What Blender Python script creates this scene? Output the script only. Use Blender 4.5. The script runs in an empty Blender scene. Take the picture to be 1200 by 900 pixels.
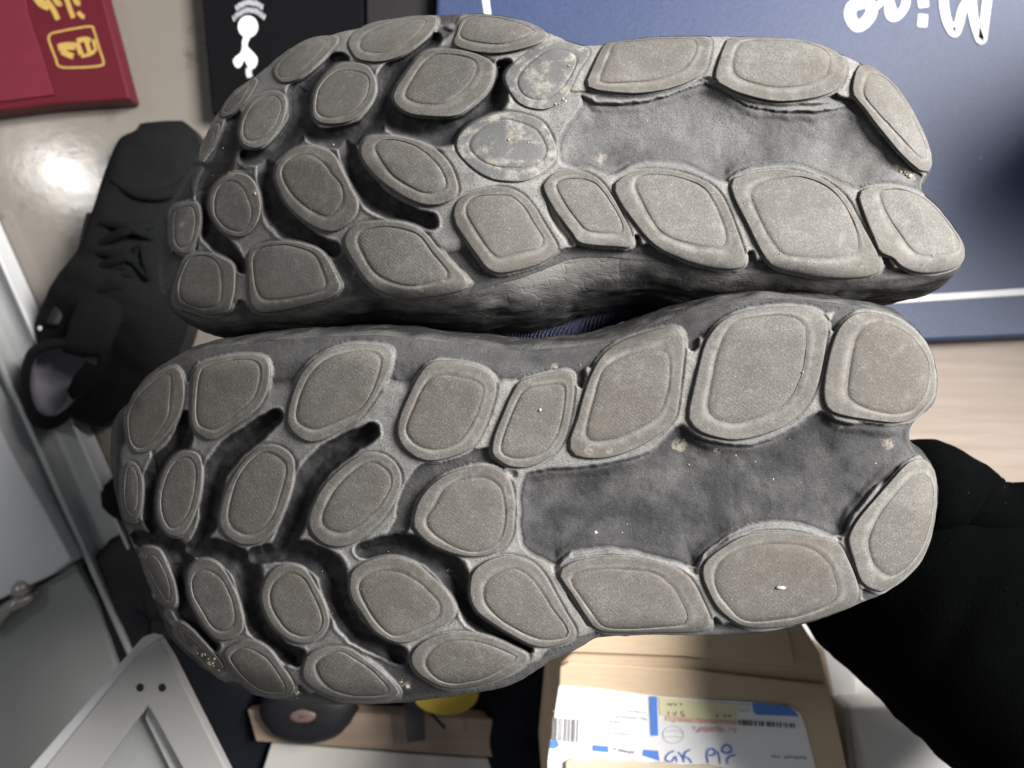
import bpy, math, random
import numpy as np

# ------------------------------------------------------------------ camera, world, light
CAM_Z = 0.75                       # camera height above the floor, looking straight down
LENS = 28.0
K = 36.0 / LENS / 1200.0           # metres per photograph pixel at 1 m
scn = bpy.context.scene
COL = scn.collection
cam_d = bpy.data.cameras.new('camera'); cam = bpy.data.objects.new('camera', cam_d); COL.objects.link(cam)
cam.location = (0, 0, CAM_Z); cam.rotation_euler = (0, 0, 0)
cam_d.lens = LENS; cam_d.sensor_width = 36; cam_d.clip_start = 0.01; cam_d.clip_end = 50
cam_d.dof.use_dof = True; cam_d.dof.focus_distance = 0.295; cam_d.dof.aperture_fstop = 13.0
scn.camera = cam
w = bpy.data.worlds.new('World'); scn.world = w; w.use_nodes = True
bg = w.node_tree.nodes['Background']; bg.inputs[0].default_value = (0.94, 0.97, 1.0, 1); bg.inputs[1].default_value = 0.18
def ceiling_lamp(loc, sx, sy, power, col=(1, 0.97, 0.93)):
    d = bpy.data.lights.new('ceiling_lamp', 'AREA'); d.shape = 'RECTANGLE'; d.size = sx; d.size_y = sy
    d.energy = power; d.color = col
    o = bpy.data.objects.new('ceiling_lamp', d); COL.objects.link(o); o.location = loc
    from mathutils import Vector
    o.rotation_euler = (Vector((0, 0, 0.4)) - Vector(loc)).to_track_quat('-Z', 'Y').to_euler()
ceiling_lamp((1.25, 0.58, 1.5), 0.8, 0.7, 127)
ceiling_lamp((-1.75, 0.82, 2.4), 0.08, 0.22, 5)
vs = scn.view_settings
vs.view_transform = 'Standard'; vs.look = 'None'; vs.gamma = 1; vs.exposure = 0.0; vs.use_curve_mapping = False

R = random.Random(4)
NR = np.random.RandomState(7)

# ------------------------------------------------------------------ helpers
def P(px, py, d):
    px = np.asarray(px, float); py = np.asarray(py, float); d = np.asarray(d, float) + 0 * px
    return np.stack([(px - 600) * K * d, (450 - py) * K * d, CAM_Z - d], -1)

def vnoise(x, y, seed=0, n=256):
    g = np.random.RandomState(seed).rand(n, n)
    xi = np.floor(x).astype(int); yi = np.floor(y).astype(int)
    fx = x - xi; fy = y - yi
    fx = fx * fx * (3 - 2 * fx); fy = fy * fy * (3 - 2 * fy)
    a = g[xi % n, yi % n]; b = g[(xi + 1) % n, yi % n]; c = g[xi % n, (yi + 1) % n]; d = g[(xi + 1) % n, (yi + 1) % n]
    return (a * (1 - fx) + b * fx) * (1 - fy) + (c * (1 - fx) + d * fx) * fy - 0.5
def fbm(x, y, seed=0, oct=3):
    s = 0; a = 1.0
    for i in range(oct):
        s = s + a * vnoise(x * 2 ** i + 17 * i, y * 2 ** i + 5 * i, seed + i); a *= 0.5
    return s
def sstep(a, b, x):
    t = np.clip((x - a) / (b - a), 0, 1); return t * t * (3 - 2 * t)

def spline(pts, n=200, closed=True):
    p = np.asarray(pts, float); m = len(p)
    out = []
    segs = m if closed else m - 1
    k = max(2, n // segs)
    for i in range(segs):
        if closed: p0, p1, p2, p3 = p[i - 1], p[i], p[(i + 1) % m], p[(i + 2) % m]
        else: p0, p1, p2, p3 = p[max(i - 1, 0)], p[i], p[i + 1], p[min(i + 2, m - 1)]
        for t in np.arange(k) / k:
            out.append(0.5 * (2 * p1 + (p2 - p0) * t + (2 * p0 - 5 * p1 + 4 * p2 - p3) * t * t + (3 * p1 - p0 - 3 * p2 + p3) * t ** 3))
    if not closed: out.append(p[-1])
    return np.array(out)
def resample(c, n):
    c2 = np.vstack([c, c[:1]]); L = np.r_[0, np.cumsum(np.hypot(*np.diff(c2, axis=0).T))]
    t = np.linspace(0, L[-1], n, endpoint=False)
    return np.stack([np.interp(t, L, c2[:, 0]), np.interp(t, L, c2[:, 1])], -1)
def seg_dist(q, c, closed=True, nearest=False):
    best = np.full(len(q), 1e9); nr = np.zeros_like(q)
    m = len(c)
    for i in range(m if closed else m - 1):
        a = c[i]; b = c[(i + 1) % m]; ab = b - a; l2 = ab @ ab + 1e-12
        t = np.clip(((q - a) @ ab) / l2, 0, 1)
        n_ = a + t[:, None] * ab
        d = np.hypot(*(q - n_).T)
        if nearest:
            k = d < best; nr[k] = n_[k]
        best = np.minimum(best, d)
    return (best, nr) if nearest else best
def inside(q, c):
    r = np.zeros(len(q), bool); m = len(c)
    for i in range(m):
        x1, y1 = c[i]; x2, y2 = c[(i + 1) % m]
        if y1 == y2: continue
        k = ((y1 > q[:, 1]) != (y2 > q[:, 1])) & (q[:, 0] < (x2 - x1) * (q[:, 1] - y1) / (y2 - y1) + x1)
        r ^= k
    return r
def sdf(q, c):               # positive inside
    d = seg_dist(q, c); return np.where(inside(q, c), d, -d)

def mesh_obj(name, verts, faces, mat, parent=None, smooth=True, origin=None, attrs=None):
    me = bpy.data.meshes.new(name)
    v = np.asarray(verts, float)
    off = np.zeros(3)
    if parent is not None:
        r = parent
        while r is not None:
            off = off + np.array(r.location); r = r.parent
    loc = np.zeros(3)
    if origin is not None: loc = np.asarray(origin, float) - off
    me.from_pydata((v - off - loc).tolist(), [], [tuple(int(i) for i in f) for f in faces])
    if smooth: me.polygons.foreach_set('use_smooth', [True] * len(me.polygons))
    if attrs:
        for k_, a in attrs.items():
            at = me.attributes.new(k_, 'FLOAT', 'POINT'); at.data.foreach_set('value', np.asarray(a, np.float32))
    me.materials.append(mat); me.update()
    o = bpy.data.objects.new(name, me); COL.objects.link(o); o.parent = parent; o.location = loc
    return o
def thing(name, loc, label, cat, group=None):
    o = bpy.data.objects.new(name, None); COL.objects.link(o); o.location = tuple(float(a) for a in loc)
    o.empty_display_size = 0.02
    o['label'] = label; o['category'] = cat
    if group: o['group'] = group
    return o
def tag(o, label=None, cat=None, group=None, kind=None):
    if label: o['label'] = label
    if cat: o['category'] = cat
    if group: o['group'] = group
    if kind: o['kind'] = kind
    return o

def bevel(o, wd, seg=2):
    m = o.modifiers.new('bevel', 'BEVEL'); m.width = wd; m.segments = seg; m.limit_method = 'ANGLE'; m.angle_limit = math.radians(40)
    return o
def slab(name, pts, d, thick, mat, parent=None, bev=0.0015, dtop=None):
    """prism: top outline given by photograph pixels at depth d, straight down by thick"""
    pts = np.asarray(pts, float)
    dd = np.full(len(pts), d) if dtop is None else np.asarray(dtop, float)
    top = P(pts[:, 0], pts[:, 1], dd); bot = top.copy(); bot[:, 2] = top[:, 2] - thick
    n = len(pts)
    f = [list(range(n))[::-1], list(range(n, 2 * n))] + [[i, (i + 1) % n, n + (i + 1) % n, n + i] for i in range(n)]
    o = mesh_obj(name, np.vstack([top, bot]), f, mat, parent, smooth=False,
                 origin=None if parent is not None else [top[:, 0].mean(), top[:, 1].mean(), bot[:, 2].min()])
    me = o.data
    import bmesh
    bm = bmesh.new(); bm.from_mesh(me); bmesh.ops.recalc_face_normals(bm, faces=bm.faces[:]); bm.to_mesh(me); bm.free()
    if bev: bevel(o, bev)
    return o
def sheet(name, pts, d, mat, parent=None, thick=0.0004):
    return slab(name, pts, d, thick, mat, parent, bev=0)
def ribbon_geo(pts, wd, d, thick, smooth=True):
    p = spline(pts, max(16, 8 * len(pts)), False) if smooth and len(pts) > 2 else np.asarray(pts, float)
    t = np.gradient(p, axis=0); t /= np.hypot(*t.T)[:, None] + 1e-9
    n = np.stack([-t[:, 1], t[:, 0]], -1)
    wv = np.full(len(p), wd / 2)
    if len(p) > 6: wv[0] *= 0.6; wv[-1] *= 0.6
    a = P(*(p + n * wv[:, None]).T, d); b = P(*(p - n * wv[:, None]).T, d)
    m = len(p); v = np.vstack([a, b, a - [0, 0, thick], b - [0, 0, thick]])
    f = []
    for i in range(m - 1):
        f += [[i, i + 1, m + i + 1, m + i], [i, 2 * m + i, 2 * m + i + 1, i + 1], [m + i, m + i + 1, 3 * m + i + 1, 3 * m + i]]
    return v, f
def strokes(name, lines, wd, d, mat, parent, thick=0.0004, smooth=True):
    V = []; F = []; n = 0
    for l in lines:
        w_ = wd
        if isinstance(l, tuple): l, w_ = l
        v, f = ribbon_geo(l, w_, d - 0.00006 * (len(V) % 9), thick, smooth)
        V.append(v); F += [[i + n for i in q] for q in f]; n += len(v)
    return mesh_obj(name, np.vstack(V), F, mat, parent, smooth=False)
def tube(name, pts, rad, mat, parent=None, seg=20, noise=0, seed=0, capscale=0.3, flat=1.0, origin=None):
    """tapered tube through 3-D points with a radius each"""
    p = np.asarray(pts, float); r = np.asarray(rad, float)
    q = spline(np.c_[p, r], 12 * (len(p) - 1), False); c = q[:, :3]; rr = q[:, 3]
    t = np.gradient(c, axis=0); t /= np.linalg.norm(t, axis=1)[:, None]
    up = np.array([0, 0, 1.0]); V = []; m = len(c)
    for i in range(m):
        s = np.cross(t[i], up); 
        if np.linalg.norm(s) < 1e-3: s = np.cross(t[i], [0, 1, 0])
        s /= np.linalg.norm(s); u = np.cross(s, t[i])
        a = np.linspace(0, 2 * np.pi, seg, endpoint=False)
        k = rr[i] * np.ones(seg)
        if noise: k = k * (1 + noise * fbm(a * 1.2 + 3 * np.cos(a), np.full(seg, i * 0.35) + np.sin(a), seed))
        V.append(c[i] + s * (np.cos(a) * k)[:, None] + u * (np.sin(a) * k * flat)[:, None])
    V = np.vstack(V); F = []
    for i in range(m - 1):
        for j in range(seg):
            F.append([i * seg + j, i * seg + (j + 1) % seg, (i + 1) * seg + (j + 1) % seg, (i + 1) * seg + j])
    n = len(V); V = np.vstack([V, c[0] - t[0] * rr[0] * capscale, c[-1] + t[-1] * rr[-1] * capscale])
    for j in range(seg):
        F.append([n, (j + 1) % seg, j]); F.append([n + 1, (m - 1) * seg + j, (m - 1) * seg + (j + 1) % seg])
    return mesh_obj(name, V, F, mat, parent, origin=origin)

# ------------------------------------------------------------------ materials
class NT:
    def __init__(s, name):
        s.m = bpy.data.materials.new(name); s.m.use_nodes = True; s.t = s.m.node_tree; s.b = s.t.nodes['Principled BSDF']
        s.co = s.t.nodes.new('ShaderNodeTexCoord'); s.src = s.co.outputs['Object']
        if name in ('lug_rim_rubber', 'lug_face_rubber', 'worn_lug_face_rubber', 'scuffed_lug'): s.src = s.t.nodes.new('ShaderNodeNewGeometry').outputs['Position']
    def n(s, typ, **kw):
        o = s.t.nodes.new(typ)
        for k_, v in kw.items():
            if hasattr(o, k_) and k_ not in o.inputs: setattr(o, k_, v)
            else: o.inputs[k_].default_value = v
        return o
    def l(s, a, b): s.t.links.new(a, b)
    def noise(s, scale, detail=4, rough=0.6, stretch=None):
        o = s.n('ShaderNodeTexNoise'); o.inputs['Scale'].default_value = scale; o.inputs['Detail'].default_value = detail; o.inputs['Roughness'].default_value = rough
        src = s.src
        if stretch:
            mp = s.n('ShaderNodeMapping'); mp.inputs['Scale'].default_value = stretch; s.l(src, mp.inputs[0]); src = mp.outputs[0]
        s.l(src, o.inputs['Vector']); return o.outputs['Fac']
    def ramp(s, fac, stops):
        o = s.n('ShaderNodeValToRGB'); s.l(fac, o.inputs[0]); e = o.color_ramp.elements
        while len(e) < len(stops): e.new(0.5)
        for el, (p_, c) in zip(e, stops):
            el.position = p_; el.color = (c if isinstance(c, tuple) else (c, c, c)) + (1,)
        return o.outputs['Color']
    def mix(s, fac, a, b, typ='MIX'):
        o = s.n('ShaderNodeMix'); o.data_type = 'RGBA'; o.blend_type = typ
        for v, i in ((fac, 0), (a, 6), (b, 7)):
            if hasattr(v, 'is_linked') or hasattr(v, 'links'): s.l(v, o.inputs[i])
            else: o.inputs[i].default_value = v if i == 0 else tuple(v) + (1,)
        return o.outputs[2]
    def bump(s, h, strength, dist, prev=None):
        o = s.n('ShaderNodeBump'); o.inputs['Strength'].default_value = strength; o.inputs['Distance'].default_value = dist
        s.l(h, o.inputs['Height'])
        if prev is not None: s.l(prev, o.inputs['Normal'])
        return o.outputs[0]
    def attr(s, name):
        o = s.n('ShaderNodeAttribute'); o.attribute_name = name; return o.outputs['Fac']
    def attr_col(s, name):
        o = s.n('ShaderNodeAttribute'); o.attribute_name = name; return o.outputs['Color']
    def mud(s, col):
        n = s.noise(330, 7, 0.8); m = s.n('ShaderNodeMath'); m.operation = 'MULTIPLY_ADD'
        s.l(s.attr('mud'), m.inputs[0]); m.inputs[1].default_value = 0.42; s.l(n, m.inputs[2])
        c = s.mix(s.noise(500, 4), (0.25, 0.22, 0.17), (0.40, 0.37, 0.31))
        return s.mix(s.ramp(m.outputs[0], [(0.78, 0.0), (0.93, 0.62)]), col, c)
    def out(s, col, rough=0.7, normal=None, spec=0.5, metal=0):
        if hasattr(col, 'links'): s.l(col, s.b.inputs['Base Color'])
        else: s.b.inputs['Base Color'].default_value = tuple(col) + (1,)
        if hasattr(rough, 'links'): s.l(rough, s.b.inputs['Roughness'])
        else: s.b.inputs['Roughness'].default_value = rough
        s.b.inputs['Specular IOR Level'].default_value = spec; s.b.inputs['Metallic'].default_value = metal
        if normal is not None: s.l(normal, s.b.inputs['Normal'])
        return s.m

def simple(name, col, rough=0.6, var=0.12, nscale=40, bscale=300, bstr=0.15, spec=0.4, metal=0, dist=0.001):
    t = NT(name); f = t.noise(nscale, 5)
    c = t.mix(f, [x * (1 - var) for x in col], [min(1, x * (1 + var)) for x in col])
    b = t.bump(t.noise(bscale, 4), bstr, dist)
    return t.out(c, rough, b, spec, metal)

def mat_foam():
    t = NT('worn_foam')
    n1 = t.noise(38, 6, 0.65); n2 = t.noise(160, 5, 0.7); n3 = t.noise(900, 3, 0.7)
    base = t.mix(n1, (0.150, 0.150, 0.149), (0.195, 0.194, 0.191))
    base = t.mix(t.ramp(n2, [(0.5, 0.0), (0.75, 0.4)]), base, (0.26, 0.254, 0.24))
    base = t.mix(t.ramp(n3, [(0.66, 0.0), (0.78, 0.6)]), base, (0.42, 0.42, 0.40))
    unworn_shade = t.mix(n2, (0.012, 0.012, 0.014), (0.038, 0.038, 0.042))  # never-worn black rubber, deepened so the channels hold painted shade
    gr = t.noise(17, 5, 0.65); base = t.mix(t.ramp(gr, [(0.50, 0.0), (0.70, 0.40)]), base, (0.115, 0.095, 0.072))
    col = t.mix(t.attr('scuff_shade'), unworn_shade, base)
    col = t.mix(t.mix(t.ramp(n2, [(0.3, 0.25), (0.6, 0.9)]), (0, 0, 0), t.attr_col('dusty')), col, (0.255, 0.247, 0.232))
    g1 = t.noise(1700, 3, 0.7)
    col = t.mix(t.ramp(g1, [(0.36, 0.55), (0.52, 0.0)]), col, (0.022, 0.022, 0.024)); col = t.mix(t.ramp(g1, [(0.57, 0.0), (0.72, 0.16)]), col, (0.30, 0.295, 0.28))
    col = t.mud(col)
    b = t.bump(t.noise(420, 5, 0.7), 0.3, 0.0005); b = t.bump(n3, 0.35, 0.0004, b); b = t.bump(g1, 0.35, 0.0003, b)
    return t.out(col, 0.85, b, 0.2)
def mat_sidewall():
    t = NT('cracked_foam')
    n1 = t.noise(30, 6, 0.65, (1, 3, 3)); n2 = t.noise(160, 5, 0.7, (0.5, 1.5, 2))
    base = t.mix(n1, (0.009, 0.009, 0.010), (0.030, 0.030, 0.032))
    base = t.mix(t.ramp(n2, [(0.52, 0.0), (0.72, 0.5)]), base, (0.17, 0.16, 0.14))
    base = t.mix(t.attr('scuff_shade'), base, t.mix(n1, (0.12, 0.12, 0.12), (0.22, 0.215, 0.20)))
    vo = t.n('ShaderNodeTexVoronoi'); vo.feature = 'DISTANCE_TO_EDGE'; vo.inputs['Scale'].default_value = 110
    mp = t.n('ShaderNodeMapping'); mp.inputs['Scale'].default_value = (0.45, 1.2, 1.6); nz = t.n('ShaderNodeTexNoise'); nz.inputs['Scale'].default_value = 60
    t.l(t.co.outputs['Object'], mp.inputs[0]); t.l(t.co.outputs['Object'], nz.inputs['Vector'])
    ad = t.n('ShaderNodeMix'); ad.data_type = 'RGBA'; ad.inputs[0].default_value = 0.03; t.l(mp.outputs[0], ad.inputs[6]); t.l(nz.outputs['Color'], ad.inputs[7]); t.l(ad.outputs[2], vo.inputs['Vector'])
    b = t.bump(t.ramp(vo.outputs['Distance'], [(0.0, 0.0), (0.05, 1.0)]), 0.25, 0.0008)
    b = t.bump(t.noise(150, 7, 0.75, (0.6, 1.2, 1.4)), 0.6, 0.0018, b)
    return t.out(base, 0.75, b, 0.3)
def mat_lug(name, lo, hi, dust, weave, dusty=0.5):
    t = NT(name)
    n1 = t.noise(45, 6, 0.65); n2 = t.noise(230, 5, 0.7); n3 = t.noise(1300, 3, 0.6)
    c = t.mix(n1, lo, hi)
    oi = t.n('ShaderNodeObjectInfo'); vr = t.n('ShaderNodeMapRange'); vr.inputs[3].default_value = 0.0; vr.inputs[4].default_value = 0.45; t.l(oi.outputs['Random'], vr.inputs[0])
    c = t.mix(vr.outputs[0], c, [lo[0] * 0.72, lo[1] * 0.69, lo[2] * 0.66])
    sm = t.noise(28, 5, 0.6, (1, 2.2, 1)); c = t.mix(t.ramp(sm, [(0.52, 0.0), (0.70, 0.45)]), c, [x * 1.25 for x in hi])
    c = t.mix(t.ramp(n2, [(0.50, 0.0), (0.68, dusty)]), c, dust)
    n4 = t.noise(2400, 2, 0.6)
    c = t.mix(t.ramp(n3, [(0.38, 0.4), (0.58, 0.0)]), c, [x * 0.5 for x in lo])
    c = t.mix(t.ramp(n4, [(0.60, 0.0), (0.72, 0.45)]), c, (0.40, 0.39, 0.37))
    c = t.mix(t.ramp(n3, [(0.66, 0.0), (0.76, 0.5)]), c, (0.45, 0.45, 0.43))
    c = t.mix(t.mix(t.ramp(t.noise(120, 4, 0.7), [(0.35, 0.0), (0.62, 1.0)]), (0, 0, 0), t.attr_col('wear')), c, dust)
    gr = t.noise(20, 5, 0.65); c = t.mix(t.ramp(gr, [(0.47, 0.0), (0.68, 0.45)]), c, (0.098, 0.085, 0.070))
    c = t.mud(c)
    b = t.bump(t.noise(700, 4, 0.7), 0.35, 0.0004)
    if weave:
        hs = []
        for ang in (0.6, -0.9):
            mp = t.n('ShaderNodeMapping'); mp.inputs['Rotation'].default_value = (0, 0, ang); t.l(t.src, mp.inputs[0])
            wv = t.n('ShaderNodeTexWave'); wv.inputs['Scale'].default_value = 270; wv.inputs['Distortion'].default_value = 2.5; wv.inputs['Detail'].default_value = 3; wv.inputs['Detail Scale'].default_value = 3
            t.l(mp.outputs[0], wv.inputs['Vector']); hs.append(wv.outputs['Fac'])
        mu = t.n('ShaderNodeMath'); mu.operation = 'MULTIPLY'; t.l(hs[0], mu.inputs[0]); t.l(hs[1], mu.inputs[1])
        mu2 = t.n('ShaderNodeMath'); mu2.operation = 'MULTIPLY'; t.l(mu.outputs[0], mu2.inputs[0]); t.l(t.ramp(t.noise(70, 3), [(0.40, 0.15), (0.6, 1.0)]), mu2.inputs[1])
        b = t.bump(mu2.outputs[0], weave, 0.0004, b)
    return t.out(c, 0.8, b, 0.22)
def mat_worn():
    t = NT('scuffed_lug')
    n1 = t.noise(38, 6, 0.65); n2 = t.noise(95, 6, 0.75); n3 = t.noise(900, 3, 0.7)
    c = t.mix(n1, (0.085, 0.087, 0.090), (0.150, 0.151, 0.150))
    c = t.mix(t.ramp(n2, [(0.50, 0.0), (0.63, 0.75)]), c, (0.34, 0.325, 0.29))
    c = t.mix(t.ramp(n3, [(0.62, 0.0), (0.74, 0.5)]), c, (0.36, 0.35, 0.33))
    c = t.mud(c)
    b = t.bump(n2, 0.5, 0.0006); b = t.bump(t.noise(700, 4, 0.7), 0.5, 0.0004, b)
    return t.out(c, 0.8, b, 0.3)
def mat_fabric(name, a, bcol, scale, strength=0.6):
    t = NT(name)
    mp = t.n('ShaderNodeMapping'); mp.inputs['Rotation'].default_value = (0.3, 0.2, 0.8); t.l(t.co.outputs['Object'], mp.inputs[0])
    w1 = t.n('ShaderNodeTexWave'); w1.inputs['Scale'].default_value = scale; w1.inputs['Distortion'].default_value = 1.5; w1.inputs['Detail'].default_value = 2; t.l(mp.outputs[0], w1.inputs['Vector'])
    f = t.noise(scale * 6, 3)
    c = t.mix(t.ramp(f, [(0.35, 0.0), (0.7, 1.0)]), a, bcol)
    bm = t.bump(w1.outputs['Fac'], strength, 0.0006)
    bm = t.bump(t.noise(900, 3), 0.5, 0.0006, bm)
    return t.out(c, 0.95, bm, 0.1)

def mat_black_cloth():
    t = NT('black_cloth')
    n = t.noise(30, 4); lint = t.noise(420, 2, 0.5)
    c = t.mix(n, (0.0007, 0.0008, 0.0009), (0.0024, 0.0028, 0.0030))
    c = t.mix(t.ramp(lint, [(0.74, 0.0), (0.79, 0.35)]), c, (0.06, 0.06, 0.06))
    b = t.bump(t.noise(700, 4, 0.7), 0.7, 0.0008)
    return t.out(c, 1.0, b, 0.02)
def mat_floor():
    t = NT('glossy_tile')
    n1 = t.noise(3.5, 6); n2 = t.noise(22, 6, 0.7); n3 = t.noise(9, 6, 0.7)
    c = t.mix(n1, (0.155, 0.140, 0.122), (0.22, 0.20, 0.178))
    c = t.mix(t.ramp(n2, [(0.58, 0.0), (0.72, 0.75)]), c, (0.085, 0.066, 0.05))
    c = t.mix(t.ramp(n3, [(0.56, 0.0), (0.8, 0.5)]), c, (0.26, 0.25, 0.232))
    r = t.ramp(n3, [(0.3, 0.10), (0.7, 0.20)])
    return t.out(c, r, t.bump(t.noise(60, 4), 0.06, 0.002), 0.5)
def mat_wood(name, a, b_, ax=(1.5, 26, 8)):
    t = NT(name)
    n1 = t.noise(5, 6, 0.6, ax); n2 = t.noise(3.0, 5)
    c = t.mix(t.ramp(n1, [(0.32, 0.0), (0.68, 1.0)]), a, b_)
    c = t.mix(t.ramp(n2, [(0.5, 0.0), (0.75, 0.35)]), c, [x * 0.6 for x in a])
    return t.out(c, 0.5, t.bump(n1, 0.15, 0.001), 0.4)
def mat_navy():
    t = NT('navy_print')
    n = t.noise(420, 4, 0.7); sp = t.noise(170, 2, 0.5)
    c = t.mix(n, (0.015, 0.024, 0.066), (0.058, 0.084, 0.180))
    c = t.mix(t.ramp(sp, [(0.76, 0.0), (0.80, 0.6)]), c, (0.35, 0.42, 0.6))
    return t.out(c, 0.46, t.bump(n, 0.5, 0.0006), 0.35)
def mat_card():
    t = NT('cardboard')
    n = t.noise(12, 5); f = t.noise(60, 5, 0.7, (1, 9, 1))
    c = t.mix(n, (0.52, 0.395, 0.27), (0.64, 0.51, 0.37))
    c = t.mix(t.ramp(f, [(0.4, 0.0), (0.8, 0.25)]), c, (0.30, 0.20, 0.12))
    st = t.noise(28, 5, 0.7); c = t.mix(t.ramp(st, [(0.70, 0.0), (0.80, 0.5)]), c, (0.12, 0.08, 0.05))
    return t.out(c, 0.8, t.bump(f, 0.2, 0.0008), 0.2)

M = {}
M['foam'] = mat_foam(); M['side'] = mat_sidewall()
M['rim'] = mat_lug('lug_rim_rubber', (0.098, 0.094, 0.088), (0.148, 0.143, 0.136), (0.27, 0.26, 0.243), 0, 0.32)
M['face'] = mat_lug('lug_face_rubber', (0.096, 0.091, 0.084), (0.150, 0.143, 0.134), (0.235, 0.227, 0.213), 0.15, 0.30)
M['face_smooth'] = mat_lug('worn_lug_face_rubber', (0.110, 0.106, 0.100), (0.174, 0.169, 0.161), (0.265, 0.26, 0.25), 0.12, 0.35)
M['worn'] = mat_worn()
M['mesh'] = mat_fabric('navy_mesh', (0.02, 0.022, 0.045), (0.13, 0.145, 0.24), 330, 0.9)
M['black'] = mat_black_cloth()
M['floor'] = mat_floor()
M['wood'] = mat_wood('pale_wood', (0.29, 0.225, 0.18), (0.37, 0.305, 0.26))
M['wood2'] = mat_wood('brown_wood', (0.24, 0.175, 0.13), (0.32, 0.245, 0.19))
M['navy'] = mat_navy(); M['card'] = mat_card()
M['white'] = simple('white_print', (0.80, 0.81, 0.82), 0.5, 0.04)
M['white_soft'] = simple('white_rubbed_print', (0.55, 0.56, 0.60), 0.5, 0.1)
M['maroon'] = simple('maroon_paper', (0.085, 0.0025, 0.010), 0.5, 0.15)
M['crimson'] = simple('crimson_paper', (0.125, 0.010, 0.024), 0.55, 0.2)
M['gold'] = simple('gold_foil', (0.55, 0.36, 0.10), 0.45, 0.25, nscale=250, metal=0.35)
M['blackbox'] = simple('black_card', (0.004, 0.004, 0.005), 0.8, 0.2, spec=0.08)
M['greybox'] = simple('charcoal_card', (0.022, 0.021, 0.023), 0.8, 0.2, spec=0.1)
M['crumb'] = simple('dried_mud', (0.36, 0.32, 0.25), 0.9, 0.3, nscale=600, bscale=1200, bstr=0.8)
M['speck'] = simple('white_dust', (0.36, 0.355, 0.345), 0.9, 0.1)
M['plastic'] = simple('grey_plastic', (0.33, 0.335, 0.335), 0.45, 0.06)
M['panel_shaded'] = simple('shaded_panel', (0.27, 0.28, 0.272), 0.5, 0.06)  # grey carries the shade on this stretch of the white surface
M['panel_white'] = simple('white_panel', (0.56, 0.57, 0.59), 0.35, 0.04)
M['alu'] = simple('anodised_rail', (0.42, 0.43, 0.435), 0.4, 0.08, metal=0.3)
M['metal'] = simple('tarnished_steel', (0.40, 0.37, 0.34), 0.3, 0.2, metal=0.9)
M['frame'] = simple('grey_frame', (0.34, 0.337, 0.332), 0.5, 0.05)
M['frame_edge'] = simple('pale_frame_edge', (0.46, 0.465, 0.475), 0.5, 0.05)
M['hole'] = simple('dark_hole', (0.012, 0.012, 0.012), 0.8)
M['shoe_black'] = mat_fabric('black_knit', (0.004, 0.0045, 0.005), (0.018, 0.019, 0.020), 250, 0.8)
M['lining'] = mat_fabric('grey_lining', (0.16, 0.155, 0.18), (0.24, 0.235, 0.26), 300, 0.4)
M['dark_rubber'] = simple('dark_rubber', (0.008, 0.008, 0.009), 0.6)
M['lace'] = mat_fabric('black_lace', (0.004, 0.0045, 0.005), (0.012, 0.013, 0.014), 400, 0.6)
M['dark_bag'] = mat_fabric('dark_nylon', (0.005, 0.006, 0.009), (0.012, 0.014, 0.019), 200, 0.4)
M['pouch'] = simple('dark_pouch', (0.008, 0.0085, 0.011), 0.6, 0.2)
M['pink'] = simple('pale_pink_plastic', (0.15, 0.10, 0.09), 0.5)
M['yellow'] = simple('yellow_plastic', (0.34, 0.24, 0.03), 0.5, 0.15)
M['strap'] = simple('grey_strap', (0.055, 0.055, 0.062), 0.8)
M['cream'] = simple('cream_board', (0.50, 0.48, 0.45), 0.5, 0.05)
M['cream_card'] = simple('cream_card', (0.62, 0.53, 0.40), 0.8, 0.12)
M['carton'] = simple('white_carton', (0.70, 0.695, 0.69), 0.45, 0.04)
M['carton2'] = simple('grey_white_carton', (0.54, 0.53, 0.52), 0.45, 0.05)
M['paper'] = simple('label_paper', (0.80, 0.80, 0.82), 0.45, 0.03)
M['blue'] = simple('blue_ink', (0.10, 0.24, 0.66), 0.5, 0.15, nscale=300)
M['pen'] = simple('blue_pen', (0.06, 0.16, 0.60), 0.5, 0.1)
M['ylabel'] = simple('pale_yellow_print', (0.74, 0.70, 0.44), 0.5, 0.04)
M['olabel'] = simple('pale_orange_print', (0.76, 0.52, 0.38), 0.5, 0.05)
M['plabel'] = simple('pink_print', (0.74, 0.42, 0.42), 0.5, 0.2, nscale=500)
M['ink'] = simple('grey_ink', (0.20, 0.20, 0.21), 0.6, 0.3, nscale=400)
M['inkfaint'] = simple('faint_ink', (0.55, 0.55, 0.57), 0.6, 0.1)
M['inkblack'] = simple('black_ink', (0.06, 0.06, 0.06), 0.6)
M['gash'] = simple('dark_crack', (0.03, 0.024, 0.016), 0.9)

# ------------------------------------------------------------------ floor
FL = CAM_Z
o = mesh_obj('floor', [[-2, -2, 0], [2, -2, 0], [2, 2, 0], [-2, 2, 0]], [[0, 1, 2, 3]], M['floor'], smooth=False); tag(o, kind='structure')

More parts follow.
